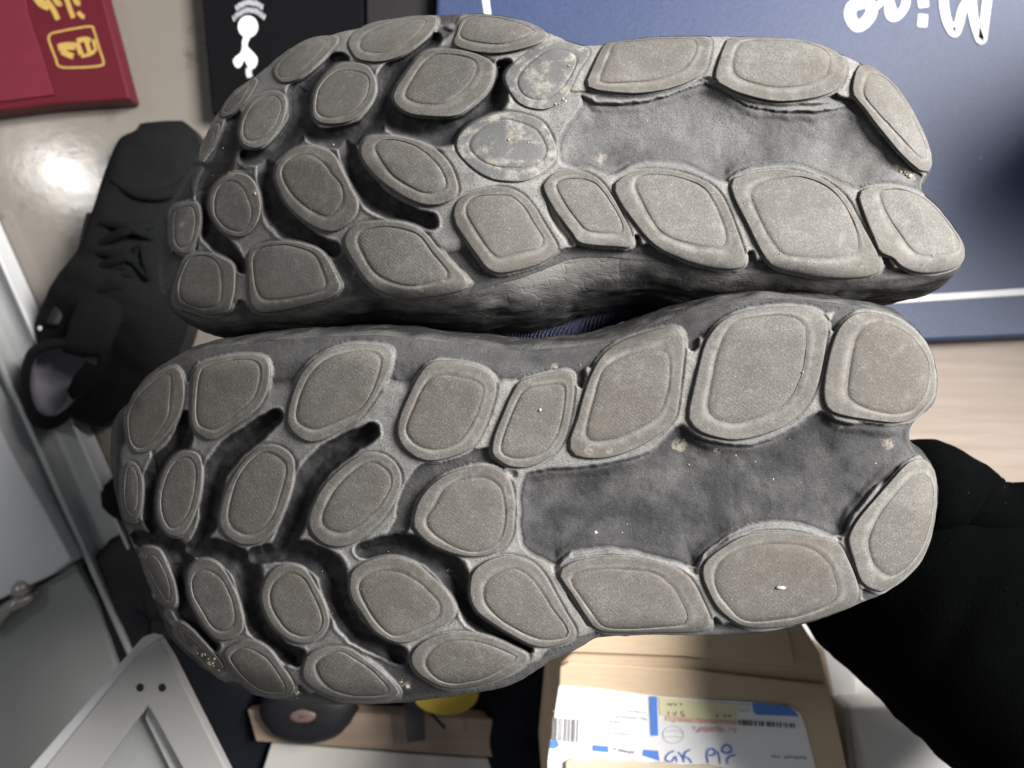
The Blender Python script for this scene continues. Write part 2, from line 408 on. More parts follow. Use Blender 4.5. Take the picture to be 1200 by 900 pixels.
# ------------------------------------------------------------------ the pair of soles: traced lugs (outer, inner)
T = [
 ([(707,54),(722,49),(765,44),(815,43),(832,46),(831,67),(822,87),(790,102),(747,109),(705,106),(688,100),(691,87)],
  [(721,51),(765,46),(812,46),(816,54),(812,67),(795,84),(765,94),(727,97),(704,96),(707,80),(715,62)]),
 ([(838,92),(842,72),(850,52),(858,45),(900,44),(940,47),(975,58),(990,72),(990,88),(980,105),(950,115),(910,118),(870,110),(848,100)],
  [(858,75),(864,56),(875,48),(910,47),(945,50),(970,61),(972,78),(966,90),(940,100),(910,102),(880,97),(862,88)]),
 ([(1007,77),(1017,76),(1035,87),(1055,107),(1075,140),(1089,172),(1092,192),(1087,202),(1079,200),(1060,184),(1035,155),(1012,125),(1000,110),(1001,92)],
  [(1015,94),(1022,86),(1035,90),(1052,107),(1072,142),(1085,172),(1086,185),(1077,184),(1050,155),(1022,125),(1012,110)]),
 ([(1007,231),(1012,222),(1027,219),(1055,220),(1080,229),(1100,245),(1117,267),(1129,287),(1129,301),(1122,312),(1100,319),(1075,319),(1057,312),(1047,302),(1032,295),(1025,280),(1015,255)],
  [(1031,227),(1040,222),(1060,222),(1080,230),(1100,246),(1117,270),(1125,285),(1121,295),(1100,299),(1080,299),(1070,294),(1060,282),(1040,252)]),
 ([(857,212),(870,206),(902,200),(925,200),(962,209),(990,230),(1005,255),(1020,282),(1030,302),(1031,317),(1010,325),(965,325),(930,319),(905,311),(890,290),(875,260),(860,230)],
  [(880,227),(890,215),(915,209),(937,207),(967,217),(987,237),(1002,265),(1007,290),(1000,297),(970,302),(932,300),(915,295),(900,275),(885,245)]),
 ([(720,217),(735,205),(757,199),(795,202),(830,215),(847,232),(860,262),(870,290),(874,305),(867,314),(845,315),(815,309),(780,295),(760,280),(745,262),(727,237)],
  [(744,214),(757,205),(790,207),(820,217),(835,235),(847,262),(851,282),(845,289),(825,289),(795,282),(775,272),(762,255),(750,232)]),
 ([(637,220),(642,210),(655,201),(677,200),(700,210),(717,230),(732,257),(740,277),(739,289),(722,289),(682,285),(670,272),(650,245)],
  [(652,217),(662,210),(682,210),(700,217),(715,237),(727,257),(729,270),(722,273),(690,271),(675,257),(660,235)]),
 ([(532,247),(540,232),(560,224),(590,220),(610,227),(625,242),(640,267),(652,287),(650,297),(630,310),(590,320),(572,315),(560,300),(545,280),(534,262)],
  [(546,247),(555,232),(580,229),(600,231),(615,245),(627,265),(636,280),(632,290),(605,297),(585,302),(572,292),(555,267)]),
 ([(404,287),(407,272),(420,262),(445,259),(475,262),(497,272),(512,290),(527,307),(547,327),(550,334),(535,342),(500,348),(467,348),(442,340),(427,325),(415,307)],
  [(419,282),(427,270),(450,266),(475,269),(492,277),(507,297),(522,315),(524,325),(505,331),(482,335),(457,330),(437,317),(425,297)]),
 ([(290,302),(295,292),(315,284),(345,284),(372,292),(385,305),(395,325),(399,337),(385,350),(360,357),(330,364),(307,366),(296,360),(292,340),(291,320)],
  [(297,302),(307,290),(330,287),(355,292),(370,300),(377,315),(382,332),(377,340),(350,347),(322,351),(307,349),(300,337),(297,320)]),
 ([(205,355),(207,335),(214,315),(222,300),(240,296),(260,302),(274,312),(275,335),(272,352),(267,365),(245,369),(222,362)],
  [(210,342),(214,320),(225,302),(242,300),(255,309),(259,325),(259,345),(255,357),(237,361),(217,355)]),
 ([(200,267),(202,247),(212,240),(230,238),(235,255),(231,277),(222,295),(210,295),(201,285)],
  [(205,265),(207,247),(225,242),(229,260),(224,282),(212,290),(205,280)]),
 ([(246,247),(247,227),(257,212),(275,203),(292,207),(302,222),(305,245),(300,262),(287,276),(270,276),(257,267)],
  [(251,245),(254,225),(267,212),(282,217),(292,237),(294,257),(282,271),(265,267),(254,255)]),
 ([(322,205),(327,190),(345,175),(367,171),(390,180),(402,202),(412,222),(420,238),(415,255),(395,270),(377,269),(355,257),(335,238),(325,217)],
  [(330,200),(342,185),(360,181),(377,190),(390,205),(400,217),(402,235),(395,247),(385,254),(372,250),(352,237),(337,220)]),
 ([(422,175),(430,162),(450,159),(475,162),(505,172),(525,190),(535,212),(535,228),(520,238),(500,240),(475,231),(447,212),(428,192)],
  [(440,170),(460,164),(487,172),(510,190),(522,210),(520,221),(502,227),(482,220),(460,205),(445,185)]),
 ([(536,175),(540,157),(560,142),(590,132),(615,135),(637,145),(650,170),(650,187),(635,202),(612,212),(580,210),(555,197)],
  [(550,170),(562,152),(590,140),(612,145),(630,155),(640,175),(632,190),(610,197),(580,195),(560,185)]),
 ([(592,92),(600,77),(625,57),(650,48),(680,54),(690,62),(677,82),(665,107),(647,125),(625,127),(605,117)],
  [(607,92),(625,70),(650,57),(675,65),(670,87),(650,110),(630,117),(612,110)]),
 ([(461,117),(465,102),(480,80),(497,62),(525,57),(555,62),(575,72),(579,85),(572,105),(555,122),(535,135),(505,136),(477,132)],
  [(475,110),(485,90),(505,66),(532,64),(555,70),(559,82),(547,102),(522,120),(497,122),(480,117)]),
 ([(366,127),(370,105),(385,85),(402,75),(425,75),(437,87),(440,107),(430,127),(410,142),(385,145),(370,140)],
  [(370,125),(375,102),(395,84),(420,84),(432,92),(430,110),(415,130),(392,138),(375,135)]),
 ([(281,162),(282,145),(290,125),(305,110),(325,107),(335,117),(332,140),(320,160),(305,172),(290,172)],
  [(285,157),(287,140),(300,120),(320,112),(330,122),(325,142),(310,160),(292,165)]),
 ([(415,65),(408,50),(417,37),(437,27),(470,21),(505,18),(512,24),(507,35),(492,50),(470,65),(445,72),(422,70)],
  [(422,55),(430,40),(462,26),(497,22),(497,30),(480,47),(455,60),(432,61)]),
 ([(535,40),(542,22),(560,17),(590,20),(620,27),(640,38),(638,47),(612,57),(580,62),(550,59),(532,52)],
  [(539,37),(550,22),(575,20),(607,27),(627,36),(615,42),(590,51),(562,50),(542,45)]),
 ([(320,82),(330,67),(345,54),(367,44),(390,42),(397,47),(385,62),(370,77),(350,92),(330,96)],
  [(325,85),(332,70),(355,52),(380,46),(382,52),(367,70),(350,85),(332,91)]),
 ([(258,132),(266,117),(280,103),(297,92),(301,97),(289,117),(274,132),(262,137)],
  [(262,130),(269,118),(282,106),(293,98),(285,115),(272,129)]),
 ([(232,185),(238,165),(250,149),(257,146),(254,160),(244,177),(235,188)],
  [(236,180),(241,166),(250,154),(250,162),(242,175)]),
]
T_WORN = {15, 16}
T_OUT = [(1092,190),(1086,165),(1072,135),(1052,105),(1030,84),(1010,75),(990,66),(965,55),(930,46),(890,43),(850,43),(815,42),(770,43),(725,48),(700,53),(680,52),(655,44),(630,32),(600,21),(565,16),(530,17),(490,18),(455,23),(420,33),(390,40),(355,48),(330,64),(300,89),(275,106),(257,130),(245,150),(233,180),(215,208),(202,232),(196,248),(188,268),(184,300),(184,330),(190,348),(205,361),(230,371),(265,377),(300,374),(345,368),(395,356),(440,350),(500,352),(545,347),(575,335),(605,328),(640,315),(668,304),(705,302),(740,305),(775,308),(810,318),(850,323),(880,322),(910,321),(960,330),(1010,331),(1060,326),(1100,322),(1123,314),(1131,301),(1129,285),(1116,263),(1099,242),(1083,227),(1080,215),(1087,203)]
T_GROOVES = [  # (points, radius px, depth mm)
 ([(510,46),(475,68),(453,95),(449,122),(432,150),(405,160),(375,161),(360,150)], 9, 5),
 ([(452,110),(456,135),(478,150),(505,156),(540,150),(572,128),(586,98),(590,80)], 10, 5),
 ([(400,70),(375,80),(352,108),(352,140),(335,165),(312,182),(290,184)], 9, 5),
 ([(405,165),(415,198),(430,222),(450,240),(478,252),(503,260)], 9, 5),
 ([(312,190),(314,215),(322,245),(338,265),(362,282),(390,293)], 9, 5),
 ([(240,240),(244,268),(262,290),(283,312)], 7, 4.5),
 ([(275,135),(268,165),(258,190),(240,215),(238,240)], 8, 4.5),
 ([(212,303),(203,320)], 6, 3),
 ([(400,360),(404,336)], 7, 4), ([(566,342),(552,324),(545,311)], 7, 3.5), ([(281,370),(283,358)], 6, 4),
 ([(750,304),(745,280)], 5, 3.5), ([(883,326),(880,300)], 6, 4), ([(1043,330),(1036,303)], 6, 4),
 ([(640,225),(650,255),(668,285)], 5, 1.5), ([(700,114),(760,112),(832,95),(880,122),(950,126),(1000,118)], 5, 1.6), ([(1000,118),(1040,165),(1070,198)], 6, 2),
]
T_RECESS = [(680,112),(705,120),(760,117),(830,98),(880,124),(950,130),(1000,127),(1040,168),(1075,207),(1074,220),(1040,213),(1005,222),(985,215),(930,194),(870,199),(850,215),(800,193),(750,190),(715,205),(690,196),(657,193),(657,160),(680,125)]
L = [
 ([(149,485),(157,465),(172,447),(192,434),(207,431),(215,445),(215,470),(207,492),(192,512),(175,527),(160,530),(151,515)],
  [(151,487),(162,465),(180,447),(197,437),(201,445),(199,470),(195,492),(180,515),(165,525),(155,520),(151,505)]),
 ([(224,475),(227,440),(235,427),(260,419),(290,416),(310,419),(316,430),(314,452),(306,472),(292,487),(270,502),(250,515),(237,512),(227,502),(224,490)],
  [(230,470),(235,437),(245,429),(275,422),(297,422),(305,432),(302,455),(292,472),(275,487),(255,502),(242,502),(232,495)]),
 ([(337,490),(342,465),(352,440),(370,420),(395,407),(420,403),(450,406),(460,412),(458,430),(450,447),(440,465),(425,485),(405,500),(385,512),(365,518),(350,512),(340,502)],
  [(347,487),(352,462),(365,437),(385,420),(415,411),(437,412),(447,420),(444,437),(437,457),(425,477),(405,490),(385,498),(368,503),(352,497)]),
 ([(466,505),(470,485),(480,462),(490,442),(505,425),(530,423),(560,429),(577,440),(581,455),(575,480),(565,505),(552,525),(530,535),(505,540),(487,535),(472,522)],
  [(476,500),(485,477),(497,452),(512,440),(535,441),(557,447),(566,457),(560,480),(550,502),(535,520),(510,527),(490,522),(479,512)]),
 ([(577,530),(580,510),(590,485),(600,462),(610,447),(635,439),(660,435),(671,440),(672,462),(667,492),(660,517),(642,537),(620,547),(597,546),(582,537)],
  [(587,527),(592,505),(602,480),(615,457),(640,451),(657,450),(662,457),(659,487),(651,512),(637,530),(615,537),(595,535)]),
 ([(668,515),(677,490),(685,460),(695,435),(710,412),(735,397),(760,389),(782,384),(797,386),(802,400),(800,427),(796,460),(792,485),(780,502),(755,520),(727,532),(702,537),(677,535),(668,527)],
  [(687,502),(695,470),(705,437),(722,422),(750,412),(772,411),(782,417),(784,437),(780,465),(772,485),(752,500),(727,512),(702,517),(690,515)]),
 ([(807,490),(812,460),(820,427),(827,402),(840,382),(857,370),(880,363),(917,359),(950,362),(965,370),(970,382),(967,405),(962,432),(955,457),(945,475),(925,495),(900,507),(865,515),(840,512),(820,505)],
  [(829,475),(835,440),(842,410),(852,387),(870,375),(905,369),(930,371),(942,380),(945,397),(943,422),(937,445),(927,465),(910,480),(880,492),(860,496),(837,490)]),
 ([(966,465),(967,445),(972,417),(980,392),(990,377),(1005,367),(1027,367),(1052,375),(1075,392),(1090,415),(1095,437),(1094,460),(1085,475),(1070,490),(1050,495),(1020,492),(990,487),(972,480)],
  [(994,462),(995,440),(1000,410),(1007,390),(1022,379),(1042,380),(1065,392),(1082,412),(1089,432),(1086,455),(1077,472),(1065,482),(1045,485),(1020,480),(1002,472)]),
 ([(995,630),(1005,610),(1030,580),(1050,557),(1065,542),(1082,538),(1095,552),(1098,575),(1095,612),(1085,645),(1065,670),(1040,690),(1027,692),(1010,682),(1002,660),(996,640)],
  [(1019,630),(1030,605),(1052,575),(1072,557),(1087,557),(1094,572),(1092,600),(1085,630),(1070,657),(1052,672),(1040,674),(1025,662),(1019,645)]),
 ([(824,665),(830,655),(850,640),(875,627),(907,623),(935,625),(962,630),(982,637),(995,660),(1004,682),(1006,697),(997,710),(967,722),(930,732),(895,736),(870,733),(852,722),(840,710),(830,692),(824,677)],
  [(837,675),(845,657),(865,645),(890,639),(912,637),(942,640),(962,650),(975,667),(982,687),(980,702),(962,713),(930,723),(895,728),(870,726),(855,712),(840,692)]),
 ([(656,675),(660,665),(680,656),(720,652),(760,656),(790,665),(810,680),(822,702),(832,725),(832,736),(820,740),(770,741),(725,741),(700,737),(687,722),(670,695)],
  [(669,682),(675,672),(702,667),(740,668),(767,672),(785,685),(797,702),(806,720),(802,731),(770,735),(730,737),(707,734),(695,720),(677,695)]),
 ([(551,687),(555,670),(572,657),(595,651),(620,657),(637,672),(650,695),(662,717),(674,737),(672,748),(655,756),(630,758),(605,747),(580,732),(560,717),(552,702)],
  [(567,700),(570,682),(585,671),(605,667),(622,677),(637,697),(650,717),(665,737),(662,747),(640,750),(620,745),(592,730),(575,715)]),
 ([(485,610),(490,590),(502,572),(522,557),(550,548),(577,547),(595,560),(602,580),(602,612),(597,632),(582,647),(555,652),(530,648),(505,637),(488,622)],
  [(500,608),(510,592),(522,572),(545,561),(570,560),(587,572),(592,595),(591,615),(585,632),(567,645),(547,646),(525,637),(505,622)]),
 ([(410,682),(415,667),(435,656),(462,652),(487,660),(507,677),(525,695),(534,712),(530,725),(505,740),(480,752),(462,752),(440,740),(425,720),(412,700)],
  [(421,692),(427,677),(447,669),(470,671),(487,680),(505,695),(516,710),(512,725),(490,736),(467,745),(452,740),(435,720)]),
 ([(482,770),(492,755),(515,744),(542,741),(575,747),(605,760),(620,770),(610,782),(585,795),(555,805),(525,806),(502,797),(487,785)],
  [(500,772),(515,755),(540,750),(570,755),(595,765),(605,771),(592,781),(565,795),(535,801),(515,797),(502,785)]),
 ([(355,785),(360,770),(370,762),(390,758),(410,760),(425,770),(445,785),(462,802),(467,815),(442,820),(410,820),(388,816),(370,808),(357,797)],
  [(370,782),(380,770),(400,764),(415,772),(435,785),(455,807),(450,814),(425,816),(400,812),(382,803)]),
 ([(263,765),(275,755),(295,750),(315,760),(330,780),(342,797),(345,810),(332,815),(305,812),(285,800),(270,782)],
  [(270,770),(285,759),(302,765),(317,777),(332,800),(333,810),(310,810),(290,797),(275,780)]),
 ([(307,705),(309,685),(320,667),(337,661),(357,667),(372,690),(382,712),(385,732),(372,750),(350,754),(332,745),(317,730)],
  [(317,705),(320,685),(337,672),(355,677),(367,697),(377,722),(375,737),(360,746),(342,742),(327,727)]),
 ([(220,675),(225,662),(240,655),(257,662),(272,685),(282,712),(285,735),(275,747),(257,750),(242,737),(227,712),(221,692)],
  [(225,682),(232,670),(245,669),(260,680),(272,705),(275,727),(265,739),(250,735),(237,715),(227,697)]),
 ([(166,647),(172,641),(187,645),(197,665),(205,687),(207,707),(200,712),(187,700),(175,675)],
  [(171,655),(180,650),(192,667),(200,692),(197,705),(187,690),(175,667)]),
 ([(206,735),(212,729),(227,740),(245,760),(260,777),(260,786),(245,780),(225,762),(210,747)],
  [(212,738),(222,744),(240,762),(253,779),(240,773),(222,756)]),
 ([(143,570),(145,550),(152,541),(162,547),(167,567),(166,592),(160,609),(150,607),(145,592)],
  [(147,570),(150,549),(157,547),(162,565),(161,590),(156,601),(150,597),(147,585)]),
 ([(184,587),(190,557),(202,537),(217,529),(232,532),(237,547),(235,577),(227,605),(215,625),(200,627),(187,612)],
  [(189,585),(197,555),(212,537),(225,539),(230,555),(226,585),(217,607),(202,619),(192,607)]),
 ([(258,600),(267,570),(282,545),(300,527),(317,521),(335,527),(345,542),(342,570),(333,597),(322,620),(305,635),(285,638),(268,630),(258,617)],
  [(268,600),(277,565),(292,542),(310,530),(327,535),(336,547),(332,570),(323,597),(315,611),(303,622),(288,626),(272,617)]),
 ([(362,612),(368,590),(382,567),(402,547),(425,533),(447,532),(463,543),(470,560),(465,582),(450,605),(430,625),(410,638),(388,640),(370,630)],
  [(378,605),(388,582),(405,560),(425,545),(440,542),(455,552),(458,567),(447,590),(430,607),(420,615),(402,624),(382,618)]),
]
L_WORN = set()
L_OUT = [(1099,575),(1096,612),(1086,648),(1067,673),(1040,693),(1010,706),(985,717),(950,728),(910,738),(870,742),(830,744),(780,744),(730,745),(697,748),(674,762),(640,777),(610,797),(580,808),(540,814),(500,820),(460,824),(410,826),(360,824),(310,818),(270,803),(245,788),(220,768),(200,747),(187,717),(175,690),(161,652),(150,625),(140,600),(133,565),(130,530),(131,500),(137,487),(148,478),(157,461),(175,442),(200,427),(220,416),(250,408),(300,401),(340,397),(390,394),(440,393),(500,398),(560,405),(610,410),(660,407),(700,402),(740,390),(780,375),(820,362),(860,353),(900,350),(950,352),(990,357),(1020,361),(1052,370),(1076,388),(1092,412),(1098,440),(1097,465),(1088,480),(1072,493),(1066,503),(1066,516),(1075,530),(1090,545)]
L_GROOVES = [
 ([(217,488),(214,512),(204,530),(187,548),(177,575),(178,610),(192,640)], 8, 5),
 ([(324,487),(300,505),(272,527),(253,553),(247,585),(244,612),(228,642)], 9, 5.5),
 ([(436,505),(410,520),(380,540),(362,562),(351,592),(343,615),(326,645),(300,652)], 10, 5.5),
 ([(560,541),(520,546),(492,562),(478,585),(472,612),(452,638),(425,646)], 8, 3),
 ([(160,630),(192,640),(212,655),(210,690),(220,722),(248,757)], 9, 5),
 ([(226,642),(262,648),(290,672),(297,715),(320,755),(348,770)], 10, 5.5),
 ([(310,648),(350,648),(385,665),(397,705),(420,742),(468,768)], 10, 5.5),
 ([(425,645),(470,640),(516,655),(540,690),(565,728),(615,757)], 10, 5),
 ([(219,425),(220,440)], 7, 3.5), ([(322,408),(328,420),(333,431)], 8, 4), ([(492,412),(484,425),(470,440)], 9, 4),
 ([(676,425),(681,449)], 6, 4), ([(806,372),(812,403)], 8, 4), ([(992,360),(978,382)], 7, 4),
 ([(844,742),(838,728)], 5, 3.5), ([(1022,700),(1010,694)], 5, 3), ([(352,820),(349,808)], 6, 3), ([(485,812),(478,800)], 6, 3),
 ([(573,540),(580,560),(600,555)], 6, 1.5), ([(650,660),(665,690),(690,730)], 5, 2), ([(672,648),(720,642),(780,655),(815,668)], 5, 1.8), ([(830,650),(850,630),(890,614),(940,616),(982,632)], 5, 1.6),
]
L_RECESS = [(612,560),(640,550),(700,545),(760,530),(795,497),(820,512),(870,522),(920,507),(960,482),(985,494),(1030,500),(1064,502),(1064,520),(1060,538),(1030,568),(1000,603),(985,630),(940,616),(890,613),(850,630),(825,650),(815,666),(780,656),(720,643),(670,648),(655,662),(640,658),(612,640),(608,600)]

MUD = {100: [(1068,206,11),(1050,196,9),(662,104,15),(640,78,14),(600,160,20),(575,190,12),(610,190,12),(299,225,9),(492,336,13),(705,185,14),(214,262,10),(270,205,8),(520,332,8),(745,270,8)],
       300: [(246,778,17),(228,762,11),(262,790,9),(476,803,11),(349,812,9),(690,526,14),(715,528,10),(796,521,17),(840,530,10),(528,668,5),(178,700,9),(203,730,9),(165,650,6),(1040,520,13),(985,500,8),(650,430,10),(560,520,8)]}
def mud_at(q, seed):
    m = np.zeros(len(q))
    for x_, y_, r_ in MUD[seed]: m = np.maximum(m, np.exp(-((q[:, 0] - x_) ** 2 + (q[:, 1] - y_) ** 2) / (0.8 * r_) ** 2))
    return m
def make_shoe(lugs, worn, outline, grooves, recess, base_depth, roll, label, group, seed, facemat, tilt_vec, flare, bridge, rec_tone):
    C = spline(outline, 260); C = resample(C, 420)
    C = C + 0.35 * np.stack([fbm(C[:, 0] / 6, C[:, 1] / 6, seed), fbm(C[:, 0] / 6, C[:, 1] / 6, seed + 9)], -1) * 2
    cs = 4.0; lo_ = C.min(0) - 24; hi_ = C.max(0) + 24
    cgx = np.arange(lo_[0], hi_[0] + cs, cs); cgy = np.arange(lo_[1], hi_[1] + cs, cs)
    CX, CY = np.meshgrid(cgx, cgy); SG = sdf(np.stack([CX.ravel(), CY.ravel()], -1), C).reshape(CX.shape)
    def dist_in(q):
        fx = np.clip((q[:, 0] - lo_[0]) / cs, 0, len(cgx) - 1.001); fy = np.clip((q[:, 1] - lo_[1]) / cs, 0, len(cgy) - 1.001)
        i = fx.astype(int); j = fy.astype(int); u = fx - i; v = fy - j
        return (SG[j, i] * (1 - u) + SG[j, i + 1] * u) * (1 - v) + (SG[j + 1, i] * (1 - u) + SG[j + 1, i + 1] * u) * v
    def smoothD(q):
        d = dist_in(q); wr, Rr = roll(q)
        e = np.clip(1 - np.maximum(d, 0) / wr, 0, 1)
        return base_depth(q) + Rr * e ** 2.3
    cen = C.mean(0); c3 = P(cen[0], cen[1], 0.40)
    root = thing('running_shoe', c3, label, 'shoe', group)
    # --- lugs
    outs = []
    for k_, (po, pi) in enumerate(lugs):
        outs.append(spline(po, 60))
    # --- midsole relief on a fine grid inside the outline
    st = 1.45
    x0, y0 = C.min(0) - st; x1, y1 = C.max(0) + st
    gx = np.arange(x0, x1 + st, st); gy = np.arange(y0, y1 + st, st)
    X, Y = np.meshgrid(gx, gy); q = np.stack([X.ravel(), Y.ravel()], -1)
    ins = inside(q, C); nx = len(gx); ny = len(gy)
    I = ins.reshape(ny, nx)
    cell = I[:-1, :-1] | I[1:, :-1] | I[:-1, 1:] | I[1:, 1:]
    used = np.zeros((ny, nx), bool)
    used[:-1, :-1] |= cell; used[1:, :-1] |= cell; used[:-1, 1:] |= cell; used[1:, 1:] |= cell
    idx = -np.ones(ny * nx, int); sel = np.where(used.ravel())[0]; idx[sel] = np.arange(len(sel))
    v2 = q[sel].copy(); outm = ~ins[sel]
    _, nr = seg_dist(v2[outm], C, nearest=True); v2[outm] = nr
    cy, cx = np.where(cell); a = cy * nx + cx
    F = np.stack([idx[a], idx[a + nx], idx[a + nx + 1], idx[a + 1]], -1)
    D = smoothD(v2)
    wob = v2 + 2.2 * np.stack([fbm(v2[:, 0] / 14, v2[:, 1] / 14, seed + 3), fbm(v2[:, 0] / 14, v2[:, 1] / 14, seed + 5)], -1)
    # distances to the nearest two lugs: the rubber web bridges lugs that stand close together
    d1 = np.full(len(v2), 90.0); d2 = np.full(len(v2), 90.0)
    for c in outs:
        bb0 = c.min(0) - 50; bb1 = c.max(0) + 50
        kk = np.where(((v2 >= bb0) & (v2 <= bb1)).all(1))[0]
        d = np.maximum(-sdf(v2[kk], c), -5)
        a1 = d1[kk]; a2 = d2[kk]
        d2[kk] = np.where(d < a1, a1, np.minimum(a2, d)); d1[kk] = np.minimum(a1, d)
    rec = spline(recess, 160); rd = sdf(wob, rec); rin = sstep(-2, 6, rd)
    msum = np.maximum(d1, 0) + np.maximum(d2, 0) + 6 * fbm(v2[:, 0] / 16, v2[:, 1] / 16, seed + 33, 2)
    web = 1 - sstep(bridge - 2.0, bridge + 2.0, msum)
    collar = 1 - sstep(2.0, 5.0, d1 + 1.2 * fbm(v2[:, 0] / 12, v2[:, 1] / 12, seed + 35, 2))
    inner = sstep(44, 66, dist_in(v2))                 # away from the outer edge only the midfoot recess is low
    web = np.maximum(web, (1 - rin) * inner) * (1 - rin)
    notch = np.zeros(len(v2))
    for pts, r, dm in grooves:
        if not (2.4 < dm <= 4.2): continue
        c = spline(pts, 8 * len(pts), False) if len(pts) > 2 else np.linspace(pts[0], pts[1], 8)
        e_ = c[0] - c[1]; e_ = e_ / np.hypot(*e_); c = np.vstack([[c[0] + e_ * 20, c[0] + e_ * 10], c])
        for i_ in range(len(c) - 1):
            t_ = i_ / (len(c) - 2); ri_ = r * (1.9 - 0.95 * t_)
            notch = np.maximum(notch, 1 - sstep(0.86, 1.06, seg_dist(wob, c[i_:i_ + 2], False) / ri_))
    web = web * (1 - notch)
    web = np.maximum(web, collar)
    gd = np.zeros(len(v2)); gm = np.zeros(len(v2)); lip = np.zeros(len(v2))
    for pts, r, dm in grooves:
        if dm <= 4.2 and dm > 2.4: continue            # notches come from the web itself
        c = spline(pts, 8 * len(pts), False) if len(pts) > 2 else np.asarray(pts, float)
        if dm > 4.2:
            rr = 1.0; d = np.full(len(v2), 90.0); bb0 = c.min(0) - 40; bb1 = c.max(0) + 40
            kk = np.where(((v2 >= bb0) & (v2 <= bb1)).all(1))[0]
            for i_ in range(len(c) - 1):
                t_ = (i_ + 0.5) / (len(c) - 1); ri_ = r * (1.0 + 0.75 * math.sin(math.pi * min(t_ * 1.15, 1)) ** 0.8 + 0.25 * t_)
                d[kk] = np.minimum(d[kk], seg_dist(wob[kk], c[i_:i_ + 2], False) / ri_)
        else: d = seg_dist(wob, c, False)
        if dm > 4.2:
            prof = 0.72 * (1 - sstep(rr * 0.62, rr * 0.98, d)) + 0.28 * (1 - sstep(0, rr * 0.7, d))
            gm = np.maximum(gm, 1 - sstep(rr * 0.82, rr * 1.02, d))
        else: prof = 1 - sstep(r * 0.3, r * 1.1, d)
        gd = np.maximum(gd, prof * dm * (1.7e-3 if dm > 4.2 else 1.1e-3))
        if dm > 4.2: lip = np.maximum(lip, np.exp(-((d - 1.12) / 0.13) ** 2))
    wall = sstep(1.0, 6.0, d1)                          # each lug keeps a sloping foot beside a channel
    gd = gd * wall; gm = gm * sstep(0.5, 3.5, d1)
    lump = fbm(v2[:, 0] / 62, v2[:, 1] / 40, seed + 20, 2) - 0.25 * np.abs(vnoise(v2[:, 0] / 24, v2[:, 1] / 18, seed + 27))
    rsd = np.random.RandomState(seed + 3); dent = np.zeros(len(v2)); lo2, hi2 = rec.min(0), rec.max(0)
    for _ in range(26):
        cx_, cy_ = lo2 + rsd.rand(2) * (hi2 - lo2); sx_ = 8 + 12 * rsd.rand(); an = -0.5 + rsd.rand()
        ux = (v2[:, 0] - cx_) * math.cos(an) + (v2[:, 1] - cy_) * math.sin(an); uy = -(v2[:, 0] - cx_) * math.sin(an) + (v2[:, 1] - cy_) * math.cos(an)
        dent += (0.3 + 0.7 * rsd.rand()) * np.exp(-(ux / (1.5 * sx_)) ** 2 - (uy / (0.8 * sx_)) ** 2)
    lump = 0.35 * lump + 0.28 * np.clip(dent, 0, 1.6) + 0.7 * sstep(0, 40, rd)
    low = (1 - web) * sstep(-1, 9, dist_in(v2)) * (0.0026 + rin * (0.0010 + 0.0026 * lump) * sstep(3, 14, rd))
    ld = d1
    moat = 0.0007 * np.exp(-((ld - 1.2) / 1.4) ** 2)
    fine = 0.00010 * fbm(v2[:, 0] / 5, v2[:, 1] / 5, seed + 31, 3) * (1.6 - web) + 0.0005 * fbm(v2[:, 0] / 22, v2[:, 1] / 22, seed + 41, 2)
    cre = 0.0011 * np.exp(-((web - 0.22) / 0.16) ** 2) * sstep(0, 8, dist_in(v2)) * (web > 0.005)
    D = D + np.maximum(gd, low) + cre + moat + fine - 0.0006 * lip * (gd < 0.0008) * sstep(2, 6, d1)
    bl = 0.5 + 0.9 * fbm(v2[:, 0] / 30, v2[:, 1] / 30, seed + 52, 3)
    scuff_shade = web * 1.0 + (1 - web) * np.clip(0.26 + rec_tone * rin + (0.25 + 0.2 * rin) * (bl - 0.5), 0.06, 0.95)
    scuff_shade = np.clip(scuff_shade * (1 - gm * (0.93 + 0.3 * fbm(v2[:, 0] / 9, v2[:, 1] / 9, seed + 50))), 0, 1)  # channel floors lose the worn grey: shade put into the colour there
    scuff_shade[d1 < 0] = 1
    dusty = web * (1 - gm) * sstep(1.5, 5, d1) * (1 - sstep(bridge - 8, bridge + 4, msum)) * sstep(350, 620, v2[:, 0])
    mid = mesh_obj('midsole', P(v2[:, 0], v2[:, 1], D), F, M['foam'], root, attrs={'scuff_shade': scuff_shade, 'dusty': dusty, 'mud': mud_at(v2, seed)})
    # --- sidewall and upper lofted from the outline
    n = 420; Cs = resample(C, n)
    d0 = smoothD(Cs - 0 * Cs)
    p0 = P(Cs[:, 0], Cs[:, 1], d0)
    tn = np.roll(p0, -1, 0) - np.roll(p0, 1, 0); nrm = np.stack([tn[:, 1], -tn[:, 0], 0 * tn[:, 0]], -1); nrm /= np.linalg.norm(nrm, axis=1)[:, None] + 1e-12
    if ((p0 - p0.mean(0)) * nrm).sum(1).mean() < 0: nrm = -nrm
    for _ in range(14): nrm = (nrm + np.roll(nrm, 1, 0) + np.roll(nrm, -1, 0)) / 3
    A = np.array(tilt_vec, float); A /= np.linalg.norm(A)
    fl = flare(Cs)
    rings = []; sc = []
    J = 26; DEEP = 0.034
